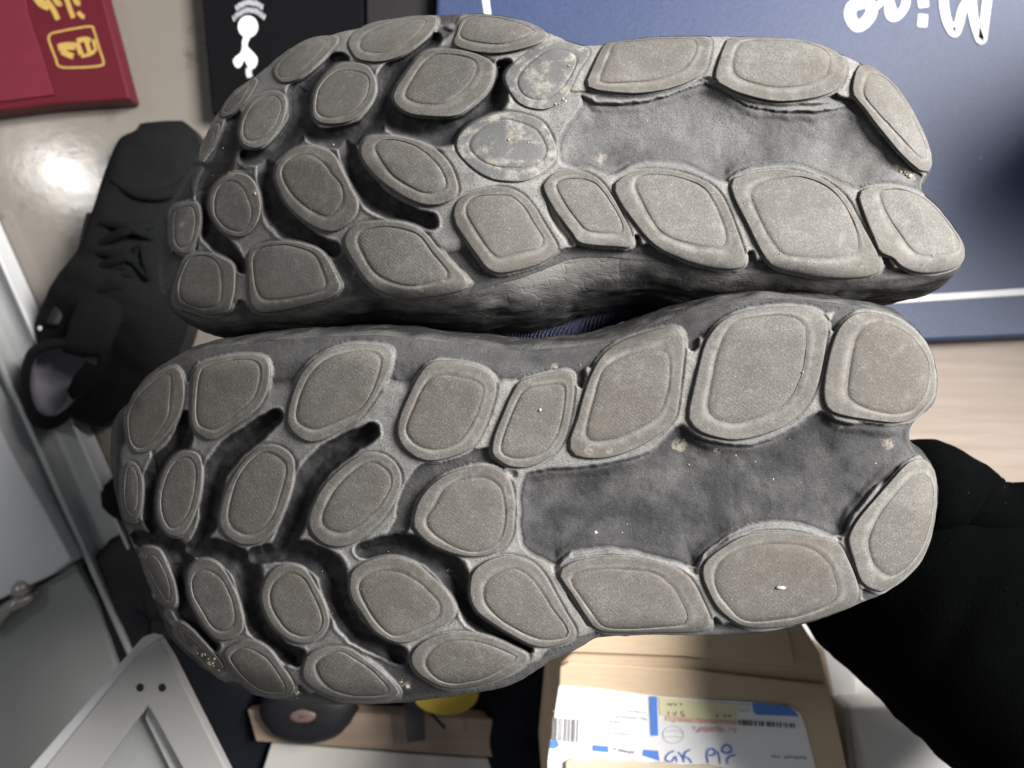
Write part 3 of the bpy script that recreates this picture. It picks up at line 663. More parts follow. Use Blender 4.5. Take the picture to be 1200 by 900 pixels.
    for j in range(J):
        s = j / (J - 1)
        out = 0.0045 * np.sin(min(1, s * 1.6) * np.pi / 2) * (1 - 0.6 * s) + fl * np.sin(s * np.pi / 2) ** 0.8
        wr = 0.0011 * fbm(Cs[:, 0] / 30 + 40, Cs[:, 1] / 30 + s * 9, seed + 60, 4) + 0.0008 * np.abs(fbm(Cs[:, 0] / 60, np.full(n, s * 14.0) + Cs[:, 1] / 60, seed + 66, 3)) * 2
        wr = wr * min(1, s * 8)
        rings.append(p0 + A * (DEEP * s) + nrm * (out + wr)[:, None])
        sc.append(np.clip((0.45 - s * 2.2) + np.clip((fl - 0.0062) / 0.007, 0, 1) * (0.8 - s * 0.95) + 0.5 * fbm(Cs[:, 0] / 20, np.full(n, s * 6.0), seed + 70), 0, 1) * np.ones(n))
    V = np.vstack(rings); F = []
    for j in range(J - 1):
        for i in range(n):
            k2 = (i + 1) % n; F.append([j * n + i, j * n + k2, (j + 1) * n + k2, (j + 1) * n + i])
    mesh_obj('sidewall', V, F, M['side'], root, attrs={'scuff_shade': np.concatenate(sc)})
    # upper: from under the sidewall, closing over the forefoot, open at the collar
    last = rings[-1]; cen3 = last.mean(0); hx = cen3 + np.array([0.065, 0, 0])
    U = []; prof = [(0.0, 1.0), (0.004, 1.012), (0.012, 1.0), (0.022, 0.965), (0.034, 0.90), (0.046, 0.80), (0.057, 0.68), (0.066, 0.56), (0.073, 0.47), (0.080, 0.42), (0.088, 0.41), (0.090, 0.38), (0.080, 0.35), (0.050, 0.33)]
    for dz, k3 in prof:
        c_ = cen3 + (hx - cen3) * (1 - k3) * 1.1
        U.append(c_ + (last - nrm * 0.0015 - cen3) * np.array([k3, min(1, k3 ** 0.75), 1 if k3 > 0.9 else k3]) + A * dz + nrm * (0.72 * fl * min(1, dz / 0.010) * max(0, 1 - dz / 0.06))[:, None])
    U = [u[::3] for u in U]; m = len(U[0]); F = []
    for j in range(len(U) - 1):
        for i in range(m):
            k2 = (i + 1) % m; F.append([j * m + i, j * m + k2, (j + 1) * m + k2, (j + 1) * m + i])
    mesh_obj('upper', np.vstack(U), F, M['mesh'], root)
    # --- lug meshes
    N = 60
    for k_, (po, pi) in enumerate(lugs):
        o_ = spline(po, 160); i_ = spline(pi, 160); cc = i_.mean(0); ang = np.linspace(-np.pi, np.pi, N, endpoint=False)
        def rad(c):
            d = c - cc; a_ = np.arctan2(d[:, 1], d[:, 0]); s_ = np.argsort(a_); return np.interp(ang, a_[s_], np.hypot(*d.T)[s_], period=2 * np.pi)
        ro = rad(o_); ri = np.minimum(rad(i_), ro - 2.0)
        wv = 0.5 * fbm(np.cos(ang) * 2 + k_ * 7, np.sin(ang) * 2, seed + 80)
        ro = ro + wv; ri = ri + wv * 1.4
        u = np.stack([np.cos(ang), np.sin(ang)], -1)
        low = k_ in worn
        h = 0.0007 if low else 0.0017
        size = math.sqrt(abs(ro.mean()))
        if ro.mean() < 24: h *= 0.75
        V = []; mu_ = []
        gapz = 0.00038; fore = cc[0] < 585 and not low
        if fore: h *= 1.15
        prof = [(-0.08, -0.004), (-0.03, h * 0.3), (0.0, h * 0.80), (0.035, h * 0.93), (0.09, h * 0.975), (0.24, h * 0.99), (0.50, h), (0.70, h * 1.005), (0.80, h * 0.985), (0.91, h - gapz * 0.85), (1.0, h - gapz)]
        wear = (0 if low else 1) * np.repeat([0, 0, 0.2, 0.35, 0.2, 0.1, 0.1, 0.45, 0.6, 0.3, 0.0], N)
        for f_, z in prof:
            r_ = ro + (ri - ro) * f_; qq = cc + u * r_[:, None]; mu_.append(mud_at(qq, seed))
            V.append(P(qq[:, 0], qq[:, 1], smoothD(qq) - z + 0.00015 * fbm(qq[:, 0] / 9, qq[:, 1] / 9, seed + 81, 2)))
        F = []
        for j in range(len(prof) - 1):
            for i in range(N):
                k2 = (i + 1) % N; F.append([j * N + i, j * N + k2, (j + 1) * N + k2, (j + 1) * N + i])
        org = P(cc[0], cc[1], smoothD(cc[None])[0])
        lug = mesh_obj('tread_lug', np.vstack(V), F, M['worn'] if low else M['rim'], root, origin=org, attrs={'wear': wear, 'mud': np.concatenate(mu_)})
        V = []; mf_ = []; prof = [(1.01, h - gapz - 0.0002), (0.975, h - gapz * 0.85), (0.935, h - gapz * 0.25), (0.90, h), (0.75, h), (0.5, h), (0.25, h)]
        for f_, z in prof:
            qq = cc + u * (ri * f_)[:, None]; mf_.append(mud_at(qq, seed))
            V.append(P(qq[:, 0], qq[:, 1], smoothD(qq) - z + 0.0004 * fbm(qq[:, 0] / 30, qq[:, 1] / 30, seed + 85, 2)))
        V.append(P(cc[0], cc[1], smoothD(cc[None]) - h)[None].reshape(1, 3)); F = []
        for j in range(len(prof) - 1):
            for i in range(N):
                k2 = (i + 1) % N; F.append([j * N + i, j * N + k2, (j + 1) * N + k2, (j + 1) * N + i])
        b_ = (len(prof) - 1) * N
        for i in range(N): F.append([b_ + i, b_ + (i + 1) % N, len(prof) * N])
        mesh_obj('lug_face', np.vstack(V), F, M['worn'] if low else M[facemat], lug, attrs={'mud': np.concatenate(mf_ + [mud_at(cc[None], seed)])})
    def surf(q):
        out = np.empty(len(q))
        for i_, p_ in enumerate(q):
            out[i_] = D[np.argmin(((v2 - p_) ** 2).sum(1))]
        for k_, c in enumerate(outs):
            ins_ = inside(q, c)
            if ins_.any(): out[ins_] = np.minimum(out[ins_], smoothD(q[ins_]) - (0.0007 if k_ in worn else 0.0017))
        return out
    return root, smoothD, surf

def crumb(root, smoothD, px, py, r, mat, name='mud_crumb', h=0.0025, sx=1.0, seed=0):
    """a flat irregular clump of dried mud stuck on the sole"""
    rs = np.random.RandomState(seed); V = []; F = []; n = 9; b0 = 0; cen_d = smoothD(np.array([[px, py]]))[0]
    for c_ in range(1 if mat is M['speck'] else 6):
        k = 1.0 if c_ == 0 else 0.25 + 0.4 * rs.rand(); cx = px + (0 if c_ == 0 else rs.randn() * r * 0.9 * sx); cy = py + (0 if c_ == 0 else rs.randn() * r * 0.8)
        hh = 0.0005 * k * (0.6 + rs.rand())
        for f_, z in [(1.0, -0.5), (0.9, 0.4), (0.5, 0.95)]:
            a = np.linspace(0, 2 * np.pi, n, endpoint=False); rr = 0.75 * r * k * f_ * (0.45 + 0.9 * rs.rand(n))
            qq = np.stack([cx + rr * np.cos(a) * sx, cy + rr * np.sin(a)], -1)
            lc = smoothD(np.array([[cx, cy]]))[0]; V.append(P(qq[:, 0], qq[:, 1], lc - hh * z * (0.5 + 0.8 * rs.rand(n)) + (0.001 if z < 0 else 0)))
        V.append(P([cx], [cy], lc - hh))
        for j in range(2):
            for i in range(n): F.append([b0 + j * n + i, b0 + j * n + (i + 1) % n, b0 + (j + 1) * n + (i + 1) % n, b0 + (j + 1) * n + i])
        for i in range(n): F.append([b0 + 2 * n + i, b0 + 2 * n + (i + 1) % n, b0 + 3 * n])
        b0 += 3 * n + 1
    return mesh_obj(name, np.vstack(V), F, mat, root, smooth=True)
def specks(root, smoothD, C, n, seed, hoff):
    rs = np.random.RandomState(seed); c = np.array(C, float); lo, hi = c.min(0), c.max(0)
    q = lo + rs.rand(n * 3, 2) * (hi - lo); q = q[sdf(q, c) > 12][:n]
    r = 0.22 + 0.75 * rs.rand(len(q)) ** 6 * 1.2; V = []; F = []; d = smoothD(q) - hoff(q)
    for i, (p_, rr) in enumerate(zip(q, r)):
        a = np.linspace(0, 2 * np.pi, 5, endpoint=False) + rs.rand() * 6; k = rr * (0.6 + 0.8 * rs.rand(5))
        V.append(P(p_[0] + k * np.cos(a), p_[1] + k * np.sin(a), d[i] - 0.0001)); V.append(P([p_[0]], [p_[1]], [d[i] - 0.0004 - 0.0002 * rr]))
        b_ = i * 6; F += [[b_ + j, b_ + (j + 1) % 5, b_ + 5] for j in range(5)]
    o = mesh_obj('dust_specks', np.vstack(V), F, M['speck'], root, smooth=False); o['kind'] = 'stuff'
def lug_height(lugs, worn):
    cs = [spline(a, 60) for a, b in lugs]
    def f(q):
        h = np.full(len(q), -0.0022)
        for i, c in enumerate(cs):
            h[inside(q, c)] = 0.0007 if i in worn else 0.0016
        return h
    return f

# shoe whose sole lies higher in the photograph
def base_T(q):
    x, y = q[:, 0], q[:, 1]
    d = 0.2935 + 5.0e-5 * (260 - y)
    d = d + 0.096 * np.clip((620 - x + 0.65 * np.clip(190 - y, 0, 200)) / 440, 0, 2) ** 1.9 + 0.010 * np.clip((x - 950) / 170, 0, 2) ** 2
    d = d + 0.007 * np.clip((170 - y) / 150, 0, 2) ** 2 * sstep(700, 450, x)
    return d
def roll_T(q):
    x, y = q[:, 0], q[:, 1]
    t = sstep(660, 420, x) * sstep(260, 120, y)
    return 24 + 26 * t, 0.0055 + 0.010 * t
def flare_T(C):
    x, y = C[:, 0], C[:, 1]
    return (0.0132 * np.exp(-((x - 660) / 105) ** 2) + 0.003 * np.exp(-((x - 420) / 140) ** 2) + 0.006 * np.exp(-((x - 860) / 90) ** 2)) * sstep(200, 290, y)
shoeT, sdT, sfT = make_shoe(T, T_WORN, T_OUT, T_GROOVES, T_RECESS, base_T, roll_T,
    'worn grey running shoe held sole up, overlapping the navy board', 'pair of worn running shoes held sole up', 100, 'face_smooth',
    (0.02, -0.15, -1), flare_T, 25, 0.27)
def base_L(q):
    x, y = q[:, 0], q[:, 1]
    d = 0.2915 + 2.6e-5 * (y - 560)
    d = d + 0.067 * np.clip((600 - x) / 470, 0, 2) ** 2.3 + 0.008 * np.clip((x - 960) / 140, 0, 2) ** 2
    d = d + 0.007 * np.clip((y - 690) / 130, 0, 2) ** 2 * sstep(750, 500, x)
    return d
def roll_L(q):
    x, y = q[:, 0], q[:, 1]
    t = sstep(700, 450, x) * sstep(640, 780, y)
    u = sstep(470, 400, y) * sstep(900, 700, x)
    return 24 + 10 * t + 12 * u, 0.005 + 0.005 * t + 0.006 * u
def flare_L(C):
    return 0 * C[:, 0]
shoeL, sdL, sfL = make_shoe(L, L_WORN, L_OUT, L_GROOVES, L_RECESS, base_L, roll_L,
    'worn grey running shoe held sole up, above the cardboard box and black trousers', 'pair of worn running shoes held sole up', 300, 'face',
    (0.02, 0.10, -1), flare_L, 27, -0.12)  # midfoot recess set darker than on the other shoe

hT = lug_height(T, T_WORN); hL = lug_height(L, L_WORN)
specks(shoeT, sdT, T_OUT, 190, 5, hT); specks(shoeL, sdL, L_OUT, 320, 6, hL)
for i, (x, y, r) in enumerate([(1066,206,4),(1056,201,3),(660,116,4),(596,164,3),(299,226,2.5)]):
    crumb(shoeT, sfT, x, y, r, M['crumb'], seed=i)
for i, (x, y, r) in enumerate([(478,804,4.5),(470,799,3),(349,811,3),(246,777,4),(237,768,3),(256,786,3),(166,650,2.5),(182,698,2.5),(526,668,2.5)]):
    crumb(shoeL, sfL, x, y, r, M['crumb'], seed=40 + i)
crumb(shoeL, sfL, 914, 689, 5, M['speck'], h=.0036, sx=2.0, seed=77)
crumb(shoeL, sfL, 698, 624, 3.5, M['speck'], h=-.0012, sx=1.3, seed=78)
crumb(shoeL, sfL, 633, 481, 3, M['speck'], h=.0036, seed=79)

# ------------------------------------------------------------------ background: boards, boxes
# pale wooden board
tag(slab('wooden_board', [(880,372),(1300,372),(1300,960),(880,960)], 0.744, 0.006, M['wood'], bev=0.001), 'pale wood-grain board on the floor below the navy board at right', 'board')
# navy board with white border and lettering
ND = 0.715
nv = thing('navy_board', P(880, 180, FL), 'navy blue printed board with white border line and white script lettering', 'board')
slab('panel', [(513,-60),(1290,-60),(1290,391),(880,408),(500,423)], ND, 0.03, M['navy'], nv, bev=0.003)
strokes('border_line', [([(561,-60),(572,20),(590,375)], 7.5), ([(590,378),(900,361),(1040,352),(1290,336)], 7.5)], 7.5, ND - 0.0006, M['white'], nv, smooth=False)
def z5(pts): return [(970 + a / 5.217, b / 5.217) for a, b in pts]
strokes('lettering', [
    (z5([(205,20),(150,40),(138,100),(180,160),(235,130),(268,70),(250,15),(205,20)]), 13),
    (z5([(268,60),(320,20),(350,-40)]), 7),
    (z5([(385,-30),(372,40),(385,100),(430,95),(475,30),(480,-60)]), 9.5),
    (z5([(375,0),(395,60),(385,105)]), 9),
    (z5([(585,-70),(583,0),(588,45)]), 12), 
    (z5([(583,88),(580,125),(577,165)]), 11),
    (z5([(710,-70),(712,40),(735,140),(775,200),(800,150),(825,60),(870,-20),(885,-60)]), 10.5),
    (z5([(880,-60),(885,60),(905,160),(940,245),(955,160),(970,40),(985,-60)]), 10.5),
    ], 10, ND - 0.0006, M['white'], nv)
# black box with crest
BD = 0.728
bb = thing('black_box', P(330, 40, FL), 'black box printed with a small white emblem next to the navy board', 'box')
slab('lid', [(231,-60),(248,133),(428,150),(424,-60)], BD, 0.021, M['blackbox'], bb, bev=0.002)
def z9(pts): return [(225 + a / 9.0, b / 9.0) for a, b in pts]
def ell(cx, cy, rx, ry, n=28, rot=0): return [(cx + rx * math.cos(t) * math.cos(rot) - ry * math.sin(t) * math.sin(rot), cy + rx * math.cos(t) * math.sin(rot) + ry * math.sin(t) * math.cos(rot)) for t in np.linspace(0, 2 * math.pi, n, endpoint=False)]
sheet('emblem_ball', z9(ell(590, 280, 104, 115)), BD - 0.0007, M['white'], bb)
sheet('emblem_bird', [tuple(p) for p in spline(z9([(555,380),(610,385),(590,440),(585,490),(640,550),(685,610),(680,680),(640,725),(590,700),(565,650),(545,630),(525,680),(490,715),(455,695),(435,640),(460,600),(510,560),(530,500),(530,440)]), 120)], BD - 0.0009, M['white'], bb)
strokes('emblem_tail', [(z9([(600,715),(598,770),(612,815)]), 6.5)], 6, BD - 0.0008, M['white_soft'], bb)
# two arcs of tiny lettering above the ball: individual letter strokes along each arc
arcl = []
for (x0, y0, x1, y1, xm, ym, nn) in ((440,195,760,180,600,105,13), (470,85,735,70,600,25,12)):
    for i in range(nn):
        t = i / (nn - 1); xx = (1-t)**2*x0 + 2*t*(1-t)*(2*xm-(x0+x1)/2) + t*t*x1; yy = (1-t)**2*y0 + 2*t*(1-t)*(2*ym-(y0+y1)/2) + t*t*y1
        s_ = (t - 0.5) * 0.9
        arcl.append((z9([(xx - 26*math.sin(s_)*-1*0.0 - 20*math.sin(-s_), yy - 26), (xx + 20*math.sin(-s_), yy + 26)]), 1.55))
        if i % 2: arcl.append((z9([(xx - 10, yy - 22*(-1)**(i//2)), (xx + 12, yy - 22*(-1)**(i//2))]), 1.3))
strokes('emblem_lettering', arcl, 1.5, BD - 0.0007, M['white_soft'], bb, smooth=False)
tag(slab('charcoal_box', [(429,-60),(510,-60),(512,120),(429,140)], 0.732, 0.017, M['greybox'], bev=0.002), 'charcoal grey box between the black box and the navy board', 'box')
# maroon gift box
GD = 0.728
gb = thing('gift_box', P(40, 40, FL), 'maroon gift box with gold print in the corner above the black sneaker', 'box')
slab('box_body', [(-80,-60),(106,-60),(153,116),(60,122),(-80,140)], GD, 0.02, M['maroon'], gb, bev=0.002)
slab('side_panel', [(-80,-60),(22,-60),(32,15),(48,62),(63,111),(-80,129)], GD - 0.002, 0.0018, M['crimson'], gb, bev=0.0004)
strokes('gold_frame', [([(60,39),(84,34),(106,31),(110,36),(116,56),(121,72),(117,77),(92,79),(70,78),(65,68),(57,46),(60,39)], 2.4)], 2.4, GD - 0.0008, M['gold'], gb)
strokes('gold_lettering', [([(68,56),(78,54),(88,54)], 9), ([(72,60),(80,64),(86,66)], 7), ([(90,50),(93,58),(95,64)], 6), ([(90,48),(100,46),(106,48)], 6), ([(101,48),(104,58),(106,64)], 5), ([(109,46),(111,54),(112,60)], 3.5), ([(95,66),(104,64),(111,60)], 4),
    ([(40,-8),(48,3),(58,8)], 10), ([(54,0),(61,9),(68,23)], 6), ([(62,-6),(68,4),(72,3)], 6), ([(76,-8),(81,8),(86,21)], 5.5), ([(87,-4),(90,3),(94,4)], 6), ([(91,14),(96,19),(99,20)], 5)], 4, GD - 0.0008, M['gold'], gb)

# ------------------------------------------------------------------ black sneaker on the floor
def sneaker(name, ax, label, wd, ht, group, full=True):
    """ax: pixel points from toe to heel at depth ~0.72; wd half widths (px), ht heights (m)"""
    ax = np.asarray(ax, float)
    q = spline(np.c_[ax, wd, ht], 14 * (len(ax) - 1), False)
    c = q[:, :2]; W = q[:, 2]; H = q[:, 3]; t = np.gradient(c, axis=0); t /= np.hypot(*t.T)[:, None]; nn = np.stack([-t[:, 1], t[:, 0]], -1)
    g = P(c[:, 0].mean(), c[:, 1].mean(), FL); root = thing(name, g, label, 'shoe', group)
    m = len(c); S = 17; V = []
    for i in range(m):
        th = np.linspace(0, np.pi, S); ww = np.cos(th); hh = np.sin(th) ** 0.75
        ww = np.sign(ww) * np.abs(ww) ** 0.8
        px = c[i, 0] + nn[i, 0] * W[i] * ww; py = c[i, 1] + nn[i, 1] * W[i] * ww
        b = P(px, py, 0.72); b[:, 2] = 0.022 + (H[i] - 0.022) * hh * (1 + 0.16 * fbm(th * 2.2, np.full(S, i * 0.22), 5)); V.append(b)
    V = np.vstack(V); F = [[i * S + j, i * S + j + 1, (i + 1) * S + j + 1, (i + 1) * S + j] for i in range(m - 1) for j in range(S - 1)]
    F += [list(range(S)), list(range((m - 1) * S, m * S))[::-1]]
    mesh_obj('upper', V, F, M['shoe_black'], root)
    a = c + nn * W[:, None] * 1.04; b = c - nn * W[:, None] * 1.04
    slab('midsole', np.vstack([a, b[::-1]]), 0.725, 0.024, M['dark_rubber'], root, bev=0.003)
    return root
sn = sneaker('sneaker', [(186,142),(187,168),(174,230),(160,300),(142,360),(112,420),(82,486)], 'black knit sneaker standing on the tile floor under the maroon box', [22,46,57,64,80,78,36], [0.030,0.045,0.050,0.058,0.064,0.046,0.036], 'pair of black sneakers on the floor')
# collar opening: padded ring, grey lining, tongue and laces
cz = 0.75 - 0.098
def ring(name, cpx, rx, ry, rot, d, r, mat, parent):
    pts = ell(cpx[0], cpx[1], rx, ry, 24, rot); v = P([p[0] for p in pts], [p[1] for p in pts], d)
    n = len(v); V = []; F = []; s = 8
    for i in range(n):
        tg = v[(i + 1) % n] - v[i - 1]; tg /= np.linalg.norm(tg); sd = np.cross(tg, [0, 0, 1])
        for j in range(s):
            a = 2 * np.pi * j / s; V.append(v[i] + r * (sd * math.cos(a) + np.array([0, 0, 1]) * math.sin(a)))
    for i in range(n):
        for j in range(s): F.append([i * s + j, i * s + (j + 1) % s, ((i + 1) % n) * s + (j + 1) % s, ((i + 1) % n) * s + j])
    return mesh_obj(name, V, F, mat, parent)
OPEN = spline([(47,414),(76,407),(110,411),(113,432),(92,464),(66,487),(44,482),(35,455),(37,430)], 54); oc = OPEN.mean(0)
def open_loft(name, prof, mat, seed):
    V = []; F = []; m = len(OPEN)
    for f_, d_ in prof:
        q = oc + (OPEN - oc) * f_; wv = 0.0022 * fbm(q[:, 0] / 14, q[:, 1] / 14, seed, 2); V.append(P(q[:, 0], q[:, 1], d_ + wv))
    for k_ in range(len(prof) - 1):
        for i in range(m): F.append([k_ * m + i, k_ * m + (i + 1) % m, (k_ + 1) * m + (i + 1) % m, (k_ + 1) * m + i])
    F2 = [(len(prof) - 1) * m + i for i in range(m)]
    if mat is M['lining']: F.append(F2)
    return mesh_obj(name, np.vstack(V), F, mat, sn)
open_loft('collar', [(1.30, 0.722), (1.34, 0.700), (1.30, 0.678), (1.20, 0.667), (1.08, 0.664), (0.99, 0.668), (0.97, 0.676)], M['shoe_black'], 3)
open_loft('lining', [(0.985, 0.670), (0.95, 0.680), (0.84, 0.691), (0.62, 0.697), (0.30, 0.699)], M['lining'], 9)
tube('pull_tab', [P(112, 432, 0.667), P(98, 452, 0.672), P(84, 462, 0.678)], [0.010, 0.012, 0.006], M['shoe_black'], sn, seg=12, flat=0.5)
rl = random.Random(12)
for i in range(3):
    x_, y_ = 70 + 95 * rl.random(), 300 + 95 * rl.random(); pts_ = []
    for k_ in range(5): pts_.append(P(x_ + rl.uniform(-26, 26), y_ + rl.uniform(-20, 20), 0.686 + 0.006 * rl.random()))
    tube('lace', pts_, [0.0026] * 5, M['lace'], sn, seg=7)
for i, (x, y, xx, yy) in enumerate([(118,262,190,285),(110,290,188,262),(106,296,186,318),(100,322,182,296),(94,330,178,352),(88,354,172,330),(82,362,168,386),(80,388,160,362)]):
    p = [P(x, y, 0.700), P((x + xx) / 2, (y + yy) / 2 - 6, 0.684), P(xx, yy, 0.704)]
    tube('lace', p, [0.0030, 0.0042, 0.0030], M['lace'], sn, seg=8, flat=0.6)
tube('tongue', [P(135, 300, 0.700), P(118, 360, 0.690), P(100, 412, 0.668)], [0.016, 0.022, 0.02], M['shoe_black'], sn, seg=14, flat=0.4)
tube('toe_overlay', [P(132, 210, 0.7045), P(160, 226, 0.6965), P(196, 226, 0.6965), P(224, 206, 0.7045)], [0.003, 0.005, 0.005, 0.003], M['shoe_black'], sn, seg=10, flat=0.5)
tube('side_overlay', [P(106, 250, 0.715), P(92, 320, 0.712), P(62, 380, 0.700)], [0.004, 0.007, 0.006], M['dark_rubber'], sn, seg=10, flat=0.6)
crumb_v = P(49, 385, 0.672)
mesh_obj('eyelet', [crumb_v + np.array([math.cos(a) * .0022, math.sin(a) * .0022, 0.003]) for a in np.linspace(0, 6.28, 8, endpoint=False)] + [crumb_v + np.array([0, 0, 0.0045])], [[i, (i + 1) % 8, 8] for i in range(8)], M['white_soft'], sn)
sneaker('sneaker', [(118,585),(140,583),(190,580),(260,578),(330,575)], 'black sneaker almost wholly hidden behind the toe of the lower shoe', [10,26,40,44,40], [0.03,0.05,0.06,0.07,0.08], 'pair of black sneakers on the floor')

# ------------------------------------------------------------------ sliding door track, panels and frame at lower left
tr = thing('door_track', P(60, 560, FL), 'grey aluminium sliding door track running diagonally past the black sneaker', 'door track')
def strip(x0, y0, x1, y1, wl, wr):   # diagonal strip about the line, widths to either side
    dx, dy = x1 - x0, y1 - y0; l_ = math.hypot(dx, dy); nx_, ny_ = -dy / l_, dx / l_
    return [(x0 + nx_ * wl, y0 + ny_ * wl), (x1 + nx_ * wl, y1 + ny_ * wl), (x1 - nx_ * wr, y1 - ny_ * wr), (x0 - nx_ * wr, y0 - ny_ * wr)]
x0, y0, x1, y1 = -60, 245, 200, 830
slab('base', strip(x0, y0, x1, y1, 26, 32), 0.735, 0.015, M['alu'], tr, bev=0.001)
slab('rail', strip(x0, y0, x1, y1, -28, 32), 0.722, 0.026, M['panel_white'], tr, bev=0.0012)
slab('rail', strip(x0, y0, x1, y1, 22, -15), 0.716, 0.03, M['alu'], tr, bev=0.0015)
tag(slab('white_cabinet', [(-90,330),(-14,478),(18,540),(60,612),(84,656),(60,674),(-90,745)], 0.70, 0.045, M['panel_white'], bev=0.002), 'glossy white cabinet beside the aluminium door track', 'cabinet')
dp = thing('shaded_drawer_front', P(50, 800, FL), 'drawer front, its shade put into the grey, with a steel latch at the left edge', 'drawer')
slab('panel', [(-90,757),(58,680),(86,660),(112,705),(137,783),(118,806),(20,915),(0,980),(-90,980)], 0.715, 0.03, M['panel_shaded'], dp, bev=0.002)  # one white surface with the cabinet, its shaded part coloured grey
la = tube('latch', [P(-15, 738, 0.708), P(10, 712, 0.700), P(30, 703, 0.703), P(44, 694, 0.710)], [0.008, 0.006, 0.005, 0.003], M['metal'], dp, seg=12, noise=0.3)
tube('latch_bracket', [P(20, 700, 0.712), P(26, 690, 0.702), P(34, 684, 0.712)], [0.006, 0.008, 0.006], M['metal'], dp, seg=10)
fr = thing('furniture_frame', P(170, 850, FL), 'grey corner frame with two screw holes and a recessed pale panel', 'frame')
FD = 0.50
slab('frame_face', [(186,750),(200,772),(272,915),(300,980),(236,980),(213,900),(176,832),(172,828),(166,836),(118,900),(60,980),(0,980),(48,905),(160,766)], FD, 0.008, M['frame'], fr, bev=0.0012)
slab('frame_edge', [(165,749),(175,746),(187,749),(162,768),(50,905),(-10,985),(-40,985),(33,901)], FD + 0.001, 0.008, M['frame_edge'], fr, bev=0.0012)
slab('inset_panel', [(172,820),(245,980),(40,980)], FD + 0.016, 0.008, M['plastic'], fr, bev=0.0005)
slab('inner_lip', [(173,829),(178,836),(216,905),(246,980),(236,980),(206,915),(170,842)], FD + 0.009, 0.01, M['carton2'], fr, bev=0.0005)
for sx_, sy_ in ((164, 806), (190, 806)):
    sheet('screw_hole', ell(sx_, sy_, 4.2, 4.8, 14), FD - 0.0006, M['hole'], fr)

# ------------------------------------------------------------------ things under the lower shoe, bottom centre
def blob(name, cx, cy, rx, ry, dbase, h, mat, seed, rough=0.15, n=26, flat=0.6, parent=None):
    V = []; F = []; J = 9
    for j in range(J):
        s = j / (J - 1) * math.pi / 2; a = np.linspace(0, 2 * np.pi, n, endpoint=False)
        r = math.cos(s) ** flat * (1 + rough * fbm(np.cos(a) * 2 + 9, np.sin(a) * 2 + j * 0.25 + 4, seed))
        v = P(cx + rx * r * np.cos(a), cy + ry * r * np.sin(a), dbase - 0.0); v[:, 2] = CAM_Z - dbase + h * math.sin(s) * (1 + rough * fbm(np.cos(a) + 3, np.sin(a) + j * .3, seed + 1)); V.append(v)
    for j in range(J - 1):
        for i in range(n): F.append([j * n + i, j * n + (i + 1) % n, (j + 1) * n + (i + 1) % n, (j + 1) * n + i])
    F.append([(J - 1) * n + i for i in range(n)])
    return mesh_obj(name, np.vstack(V), F, mat, parent, origin=None if parent is not None else P(cx, cy, dbase))
tag(blob('dark_bag', 240, 860, 120, 150, FL, 0.05, M['dark_bag'], 3, 0.35), 'dark nylon bag lying in shadow right of the grey corner frame', 'bag')
tag(blob('dark_cloth', 185, 720, 95, 110, 0.735, 0.016, M['pouch'], 13, 0.3), 'dark cloth on the floor between the door track and the lower shoe', 'cloth')
bx = tag(slab('wooden_plank', [(290,832),(420,836),(606,845),(598,889),(440,878),(300,869)], 0.70, 0.02, M['wood2'], bev=0.001), 'brown wooden plank under the toe of the lower shoe', 'plank')
tag(slab('cream_board', [(318,871),(440,881),(597,891),(590,990),(280,990)], 0.705, 0.02, M['cream'], bev=0.001), 'cream white board along the front of the wooden plank', 'board')
po = thing('pouch', P(365, 840, FL), 'round dark pouch with a pale pink oval badge on the wooden plank', 'pouch')
blob('pouch_body', 362, 830, 56, 38, 0.70, 0.02, M['pouch'], 21, 0.1, parent=po)
blob('badge', 355, 838, 17, 9, 0.682, 0.004, M['pink'], 23, 0.05, parent=po)
yd = thing('tape_roll', P(525, 815, FL), 'round yellow tape roll peeking out below the lower shoe', 'tape roll')
def disc(name, cx, cy, rx, ry, d, th, mat, parent, rot=0): return slab(name, ell(cx, cy, rx, ry, 36, rot), d, th, mat, parent, bev=0.0015)
disc('roll', 522, 814, 39, 25, 0.655, 0.018, M['yellow'], yd); disc('core', 522, 806, 22, 11, 0.6545, 0.002, M['pouch'], yd)
tag(slab('grey_strap', [(471,800),(494,800),(498,868),(477,871)], 0.677, 0.004, M['strap'], bev=0.0008), 'short dark grey strap hanging over the wooden plank', 'strap')
tube('thin_cable', [P(498, 828, 0.672), P(509, 840, 0.668), P(521, 853, 0.678)], [0.0014] * 3, M['dark_rubber'], seg=8, origin=P(509, 840, 0.69))
tag(bpy.data.objects['thin_cable'], 'short thin black cable beside the grey strap', 'cable')
tag(blob('black_backpack', 625, 840, 62, 130, FL, 0.06, M['dark_bag'], 33, 0.2), 'black backpack between the wooden plank and the cardboard box', 'backpack')
tag(blob('dark_mat', 470, 790, 190, 62, 0.735, 0.01, M['pouch'], 43, 0.1), 'dark mat behind the wooden plank', 'mat')

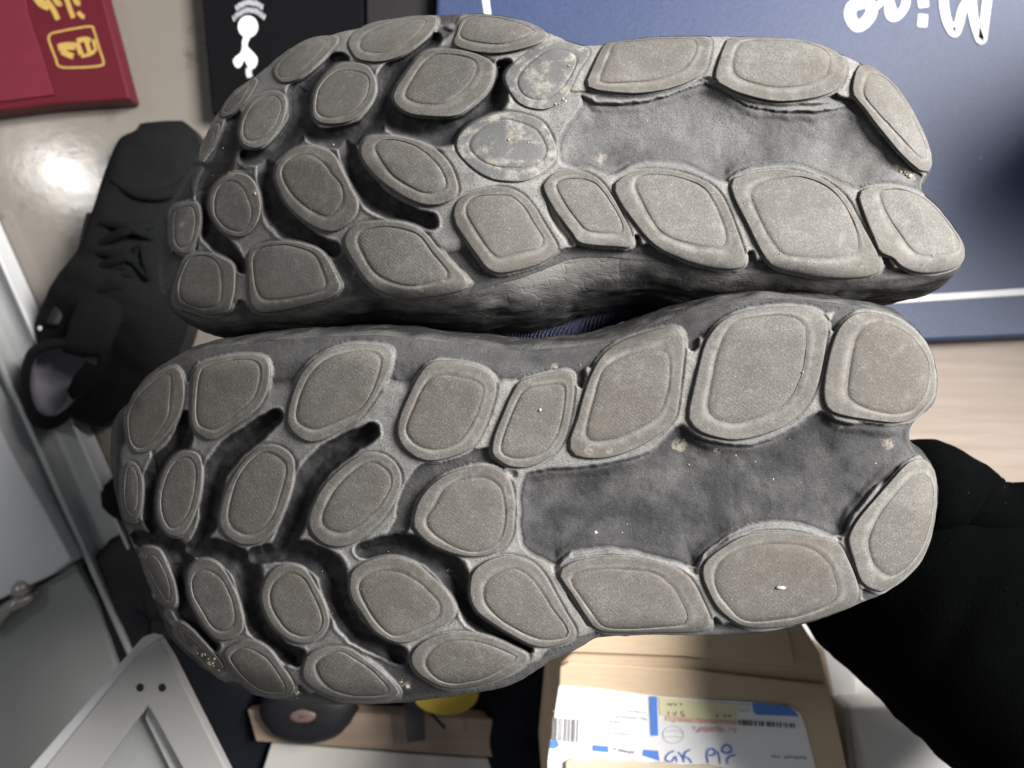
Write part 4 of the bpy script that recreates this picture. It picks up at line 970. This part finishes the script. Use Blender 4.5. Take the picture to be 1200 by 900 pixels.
# ------------------------------------------------------------------ cardboard box with shipping label
CD = 0.52
cb = thing('cardboard_box', P(800, 840, FL), 'brown cardboard box with a white shipping label facing away', 'box')
slab('box_body', [(655,780),(700,732),(938,728),(962,766),(985,860),(1010,985),(640,985),(650,880)], CD, 0.16, M['card'], cb, bev=0.002)
slab('top_flap', [(668,764),(702,735),(922,733),(932,780),(800,769)], CD - 0.004, 0.0028, M['card'], cb, bev=0.0006)
slab('top_flap', [(656,782),(666,776),(800,784),(968,803),(978,838),(988,880),(1012,985),(639,985),(655,806)], CD - 0.0035, 0.0030, M['card'], cb, bev=0.0010)
LD = CD - 0.0045
lb = slab('shipping_label', [(655,804),(700,807),(780,817),(900,824),(927,828),(938,836),(944,852),(957,905),(965,985),(640,985),(642,890)], LD, 0.0006, M['paper'], cb, bev=0)
def lz(pts): return [(640 + a / 7.5, 800 + b / 7.5) for a, b in pts]
def rz(pts): return [(780 + a / 6.0, 800 + b / 6.0) for a, b in pts]
PD = LD - 0.0005
def pr(name, pts, mat, d=PD): return sheet(name, pts, d, mat, lb, 0.0003)
pr('blue_bar', lz([(905,122),(975,122),(985,465),(920,468)]), M['blue'])
pr('yellow_print', lz([(990,128),(1020,130)]) + rz([(0,110),(500,150),(505,270),(0,232)]) + lz([(1000,280)]), M['ylabel'])
pr('orange_print', rz([(0,236),(505,274),(506,300),(0,268)]) , M['olabel'])
pr('blue_corner', rz([(608,148),(640,145),(850,162),(900,190),(938,238),(640,226),(618,205)]), M['blue'])
pr('blue_mark', lz([(35,520),(60,505),(105,515),(112,560),(70,580),(30,572)]), M['blue'])
pr('blue_mark', lz([(412,548),(548,560),(548,612),(410,600)]), M['blue'])
pr('blue_mark', lz([(855,590),(985,600),(1000,690),(930,665),(852,640)]), M['blue'], PD - 0.0001)
# barcodes
bars = []
rs = random.Random(3)
for i, (x, wd_) in enumerate([(62,9),(78,6),(95,10),(120,4),(140,4),(170,6),(188,3),(210,7),(240,9),(255,5),(280,10)]):
    bars.append((lz([(x, 305 + i * 2), (x - 8, 505 + i * 2)]), wd_ / 7.5))
strokes('barcode', bars, 1, PD, M['ink'], lb, 0.0003, False)
bars = []; x = 515
while x < 915:
    wd_ = rs.choice([3, 4, 6, 9, 12]); bars.append((rz([(x, 262 + (x - 515) * 0.07), (x + 2, 300 + (x - 515) * 0.05)]), wd_ / 6)); x += wd_ + rs.choice([5, 6, 9, 14])
strokes('barcode', bars, 1, PD, M['inkblack'], lb, 0.0003, False)
# pink print lines, grey text lines, blue pen numerals
def textline(x0, y0, x1, y1, h, n, seed):
    r_ = random.Random(seed); out = []
    for i in range(n):
        t = (i + 0.5) / n
        if r_.random() < 0.18: continue
        x = x0 + (x1 - x0) * t; y = y0 + (y1 - y0) * t; s = (x1 - x0) / n * 0.38; hh = h * (0.6 + 0.4 * r_.random())
        k = r_.randint(0, 3)
        if k == 0: out.append([(x - s, y - hh / 2), (x - s, y + hh / 2)]); out.append([(x - s, y), (x + s, y)])
        elif k == 1: out.append([(x, y - hh / 2), (x, y + hh / 2)]); out.append([(x - s, y - hh / 2), (x + s, y - hh / 2)])
        elif k == 2: out.append([(x - s, y + hh / 2), (x + s, y - hh / 2)]); out.append([(x - s, y + hh / 2), (x + s, y + hh / 2)])
        else: out.append([(x - s, y - hh / 2), (x + s, y - hh / 2)]); out.append([(x + s, y - hh / 2), (x + s, y + hh / 2)])
    return out
strokes('red_lettering', [(l_, 0.9) for l_ in textline(*rz([(30,262)])[0], *rz([(500,285)])[0], 4, 24, 1) + textline(*rz([(200,320)])[0], *rz([(500,335)])[0], 5, 16, 2) + textline(*rz([(215,340)])[0], *rz([(420,342)])[0], 3, 10, 3)], 1, PD - 0.0003, M['plabel'], lb, 0.0002, False)
strokes('fine_lettering', [(l_, 0.55) for l_ in textline(*lz([(60,255)])[0], *lz([(890,320)])[0], 2.6, 46, 4) + textline(*lz([(560,345)])[0], *lz([(700,350)])[0], 2.4, 10, 5) + textline(*lz([(480,430)])[0], *lz([(760,460)])[0], 2.0, 20, 6) + textline(*lz([(180,205)])[0], *lz([(880,265)])[0], 1.6, 40, 16) + textline(*rz([(510,158)])[0], *rz([(590,162)])[0], 3, 5, 8) + textline(*rz([(510,195)])[0], *rz([(590,200)])[0], 3, 5, 9)], 1, PD, M['inkfaint'], lb, 0.0002, False)
strokes('grey_lettering', [(l_, 0.8) for l_ in textline(*lz([(600,580)])[0], *lz([(780,620)])[0], 4.5, 8, 7) + textline(*rz([(15,150)])[0], *rz([(115,155)])[0], 2.5, 6, 10) + textline(*rz([(355,230)])[0], *rz([(465,240)])[0], 3, 7, 12) + textline(*rz([(740,520)])[0], *rz([(990,532)])[0], 2.4, 16, 13)], 1, PD - 0.0003, M['ink'], lb, 0.0002, False)
strokes('grey_numerals', [(rz([(20,200),(22,232)]), 0.9), (rz([(45,215),(60,217)]), 0.8), (rz([(75,200),(72,222),(60,235)]), 0.9), (rz([(130,202),(112,205),(112,222),(130,224),(132,236),(112,236)]), 0.9)], 1, PD - 0.0003, M['ink'], lb, 0.0002)
strokes('stamp', [([tuple(p) for p in ell(789, 861, 12, 10, 24)] + [(801, 861)], 0.7), ([(781,858),(790,856),(798,858)], 0.7), ([(780,864),(790,863),(799,864)], 0.7)], 0.7, PD, M['inkfaint'], lb, 0.0002)
strokes('pen_numerals', [(rz([(60,480),(20,500),(0,540),(40,555),(70,520),(80,560)]), 1.5), (rz([(90,490),(120,520),(130,560)]), 1.5), (rz([(175,470),(140,490),(135,520),(165,535),(185,565)]), 1.5), (rz([(300,565),(290,500),(315,465),(350,480),(335,510),(305,510)]), 1.6), (rz([(365,480),(380,530),(385,570)]), 1.5), (rz([(395,470),(420,440),(455,450),(460,485),(420,495),(390,475)]), 1.9), (rz([(495,510),(450,520),(432,550),(440,575)]), 1.5)], 1.5, PD - 0.0002, M['pen'], lb, 0.0002)
# plastic tape strip over the near end of the box
slab('torn_edge', [(663,893),(672,889),(690,892),(705,890),(722,893),(745,892),(760,895),(782,894),(800,898),(830,897),(850,901),(852,985),(660,985)], LD - 0.003, 0.002, M['cream_card'], cb, bev=0.0006)

# white cartons
ca = thing('white_carton', P(1040, 800, FL), 'tall white carton between the cardboard box and the black trousers', 'carton')
slab('carton_body', [(962,758),(1003,770),(1006,828),(1006,960),(1000,985),(985,860)], 0.57, 0.15, M['carton'], ca, bev=0.002)
slab('carton_lid', [(1001,740),(1130,740),(1130,833),(1004,832)], 0.60, 0.12, M['cream'], ca, bev=0.002)
cc_ = thing('pale_carton', P(1040, 880, FL), 'pale grey carton in front of the white carton below the trousers', 'carton')
slab('carton_body', [(996,830),(1130,830),(1150,985),(1014,985)], 0.545, 0.18, M['carton2'], cc_, bev=0.003)
slab('carton_edge', [(989,829),(996,829),(1015,985),(1003,985)], 0.549, 0.18, M['plastic'], cc_, bev=0.002)

# ------------------------------------------------------------------ person in black at the right
pe = thing('person', P(1180, 760, FL), 'person in black trousers and sleeve, only a thigh and forearm showing at right', 'person')
tube('trouser_leg', [P(965, 650, 0.47), P(1020, 678, 0.455), P(1110, 715, 0.43), P(1230, 785, 0.41), P(1400, 930, 0.41)], [0.036, 0.050, 0.064, 0.072, 0.085], M['black'], pe, seg=56, noise=0.03, seed=5, flat=0.85)
tube('sleeve', [P(1040, 572, 0.42), P(1078, 570, 0.42), P(1125, 585, 0.42), P(1170, 608, 0.415), P(1260, 612, 0.41), P(1400, 612, 0.41)], [0.016, 0.0255, 0.0225, 0.0195, 0.0225, 0.026], M['black'], pe, seg=40, noise=0.04, seed=8)

# unseen second leg, knee and shin, added to cast shade on the navy board
tube('trouser_leg', [(0.98, 0.10, 0.36), (0.80, 0.20, 0.42), (0.65, 0.28, 0.45), (0.635, 0.285, 0.36), (0.645, 0.30, 0.20), (0.655, 0.31, 0.06)], [0.095, 0.09, 0.085, 0.082, 0.070, 0.06], M['black'], pe, seg=32, noise=0.05, seed=15)
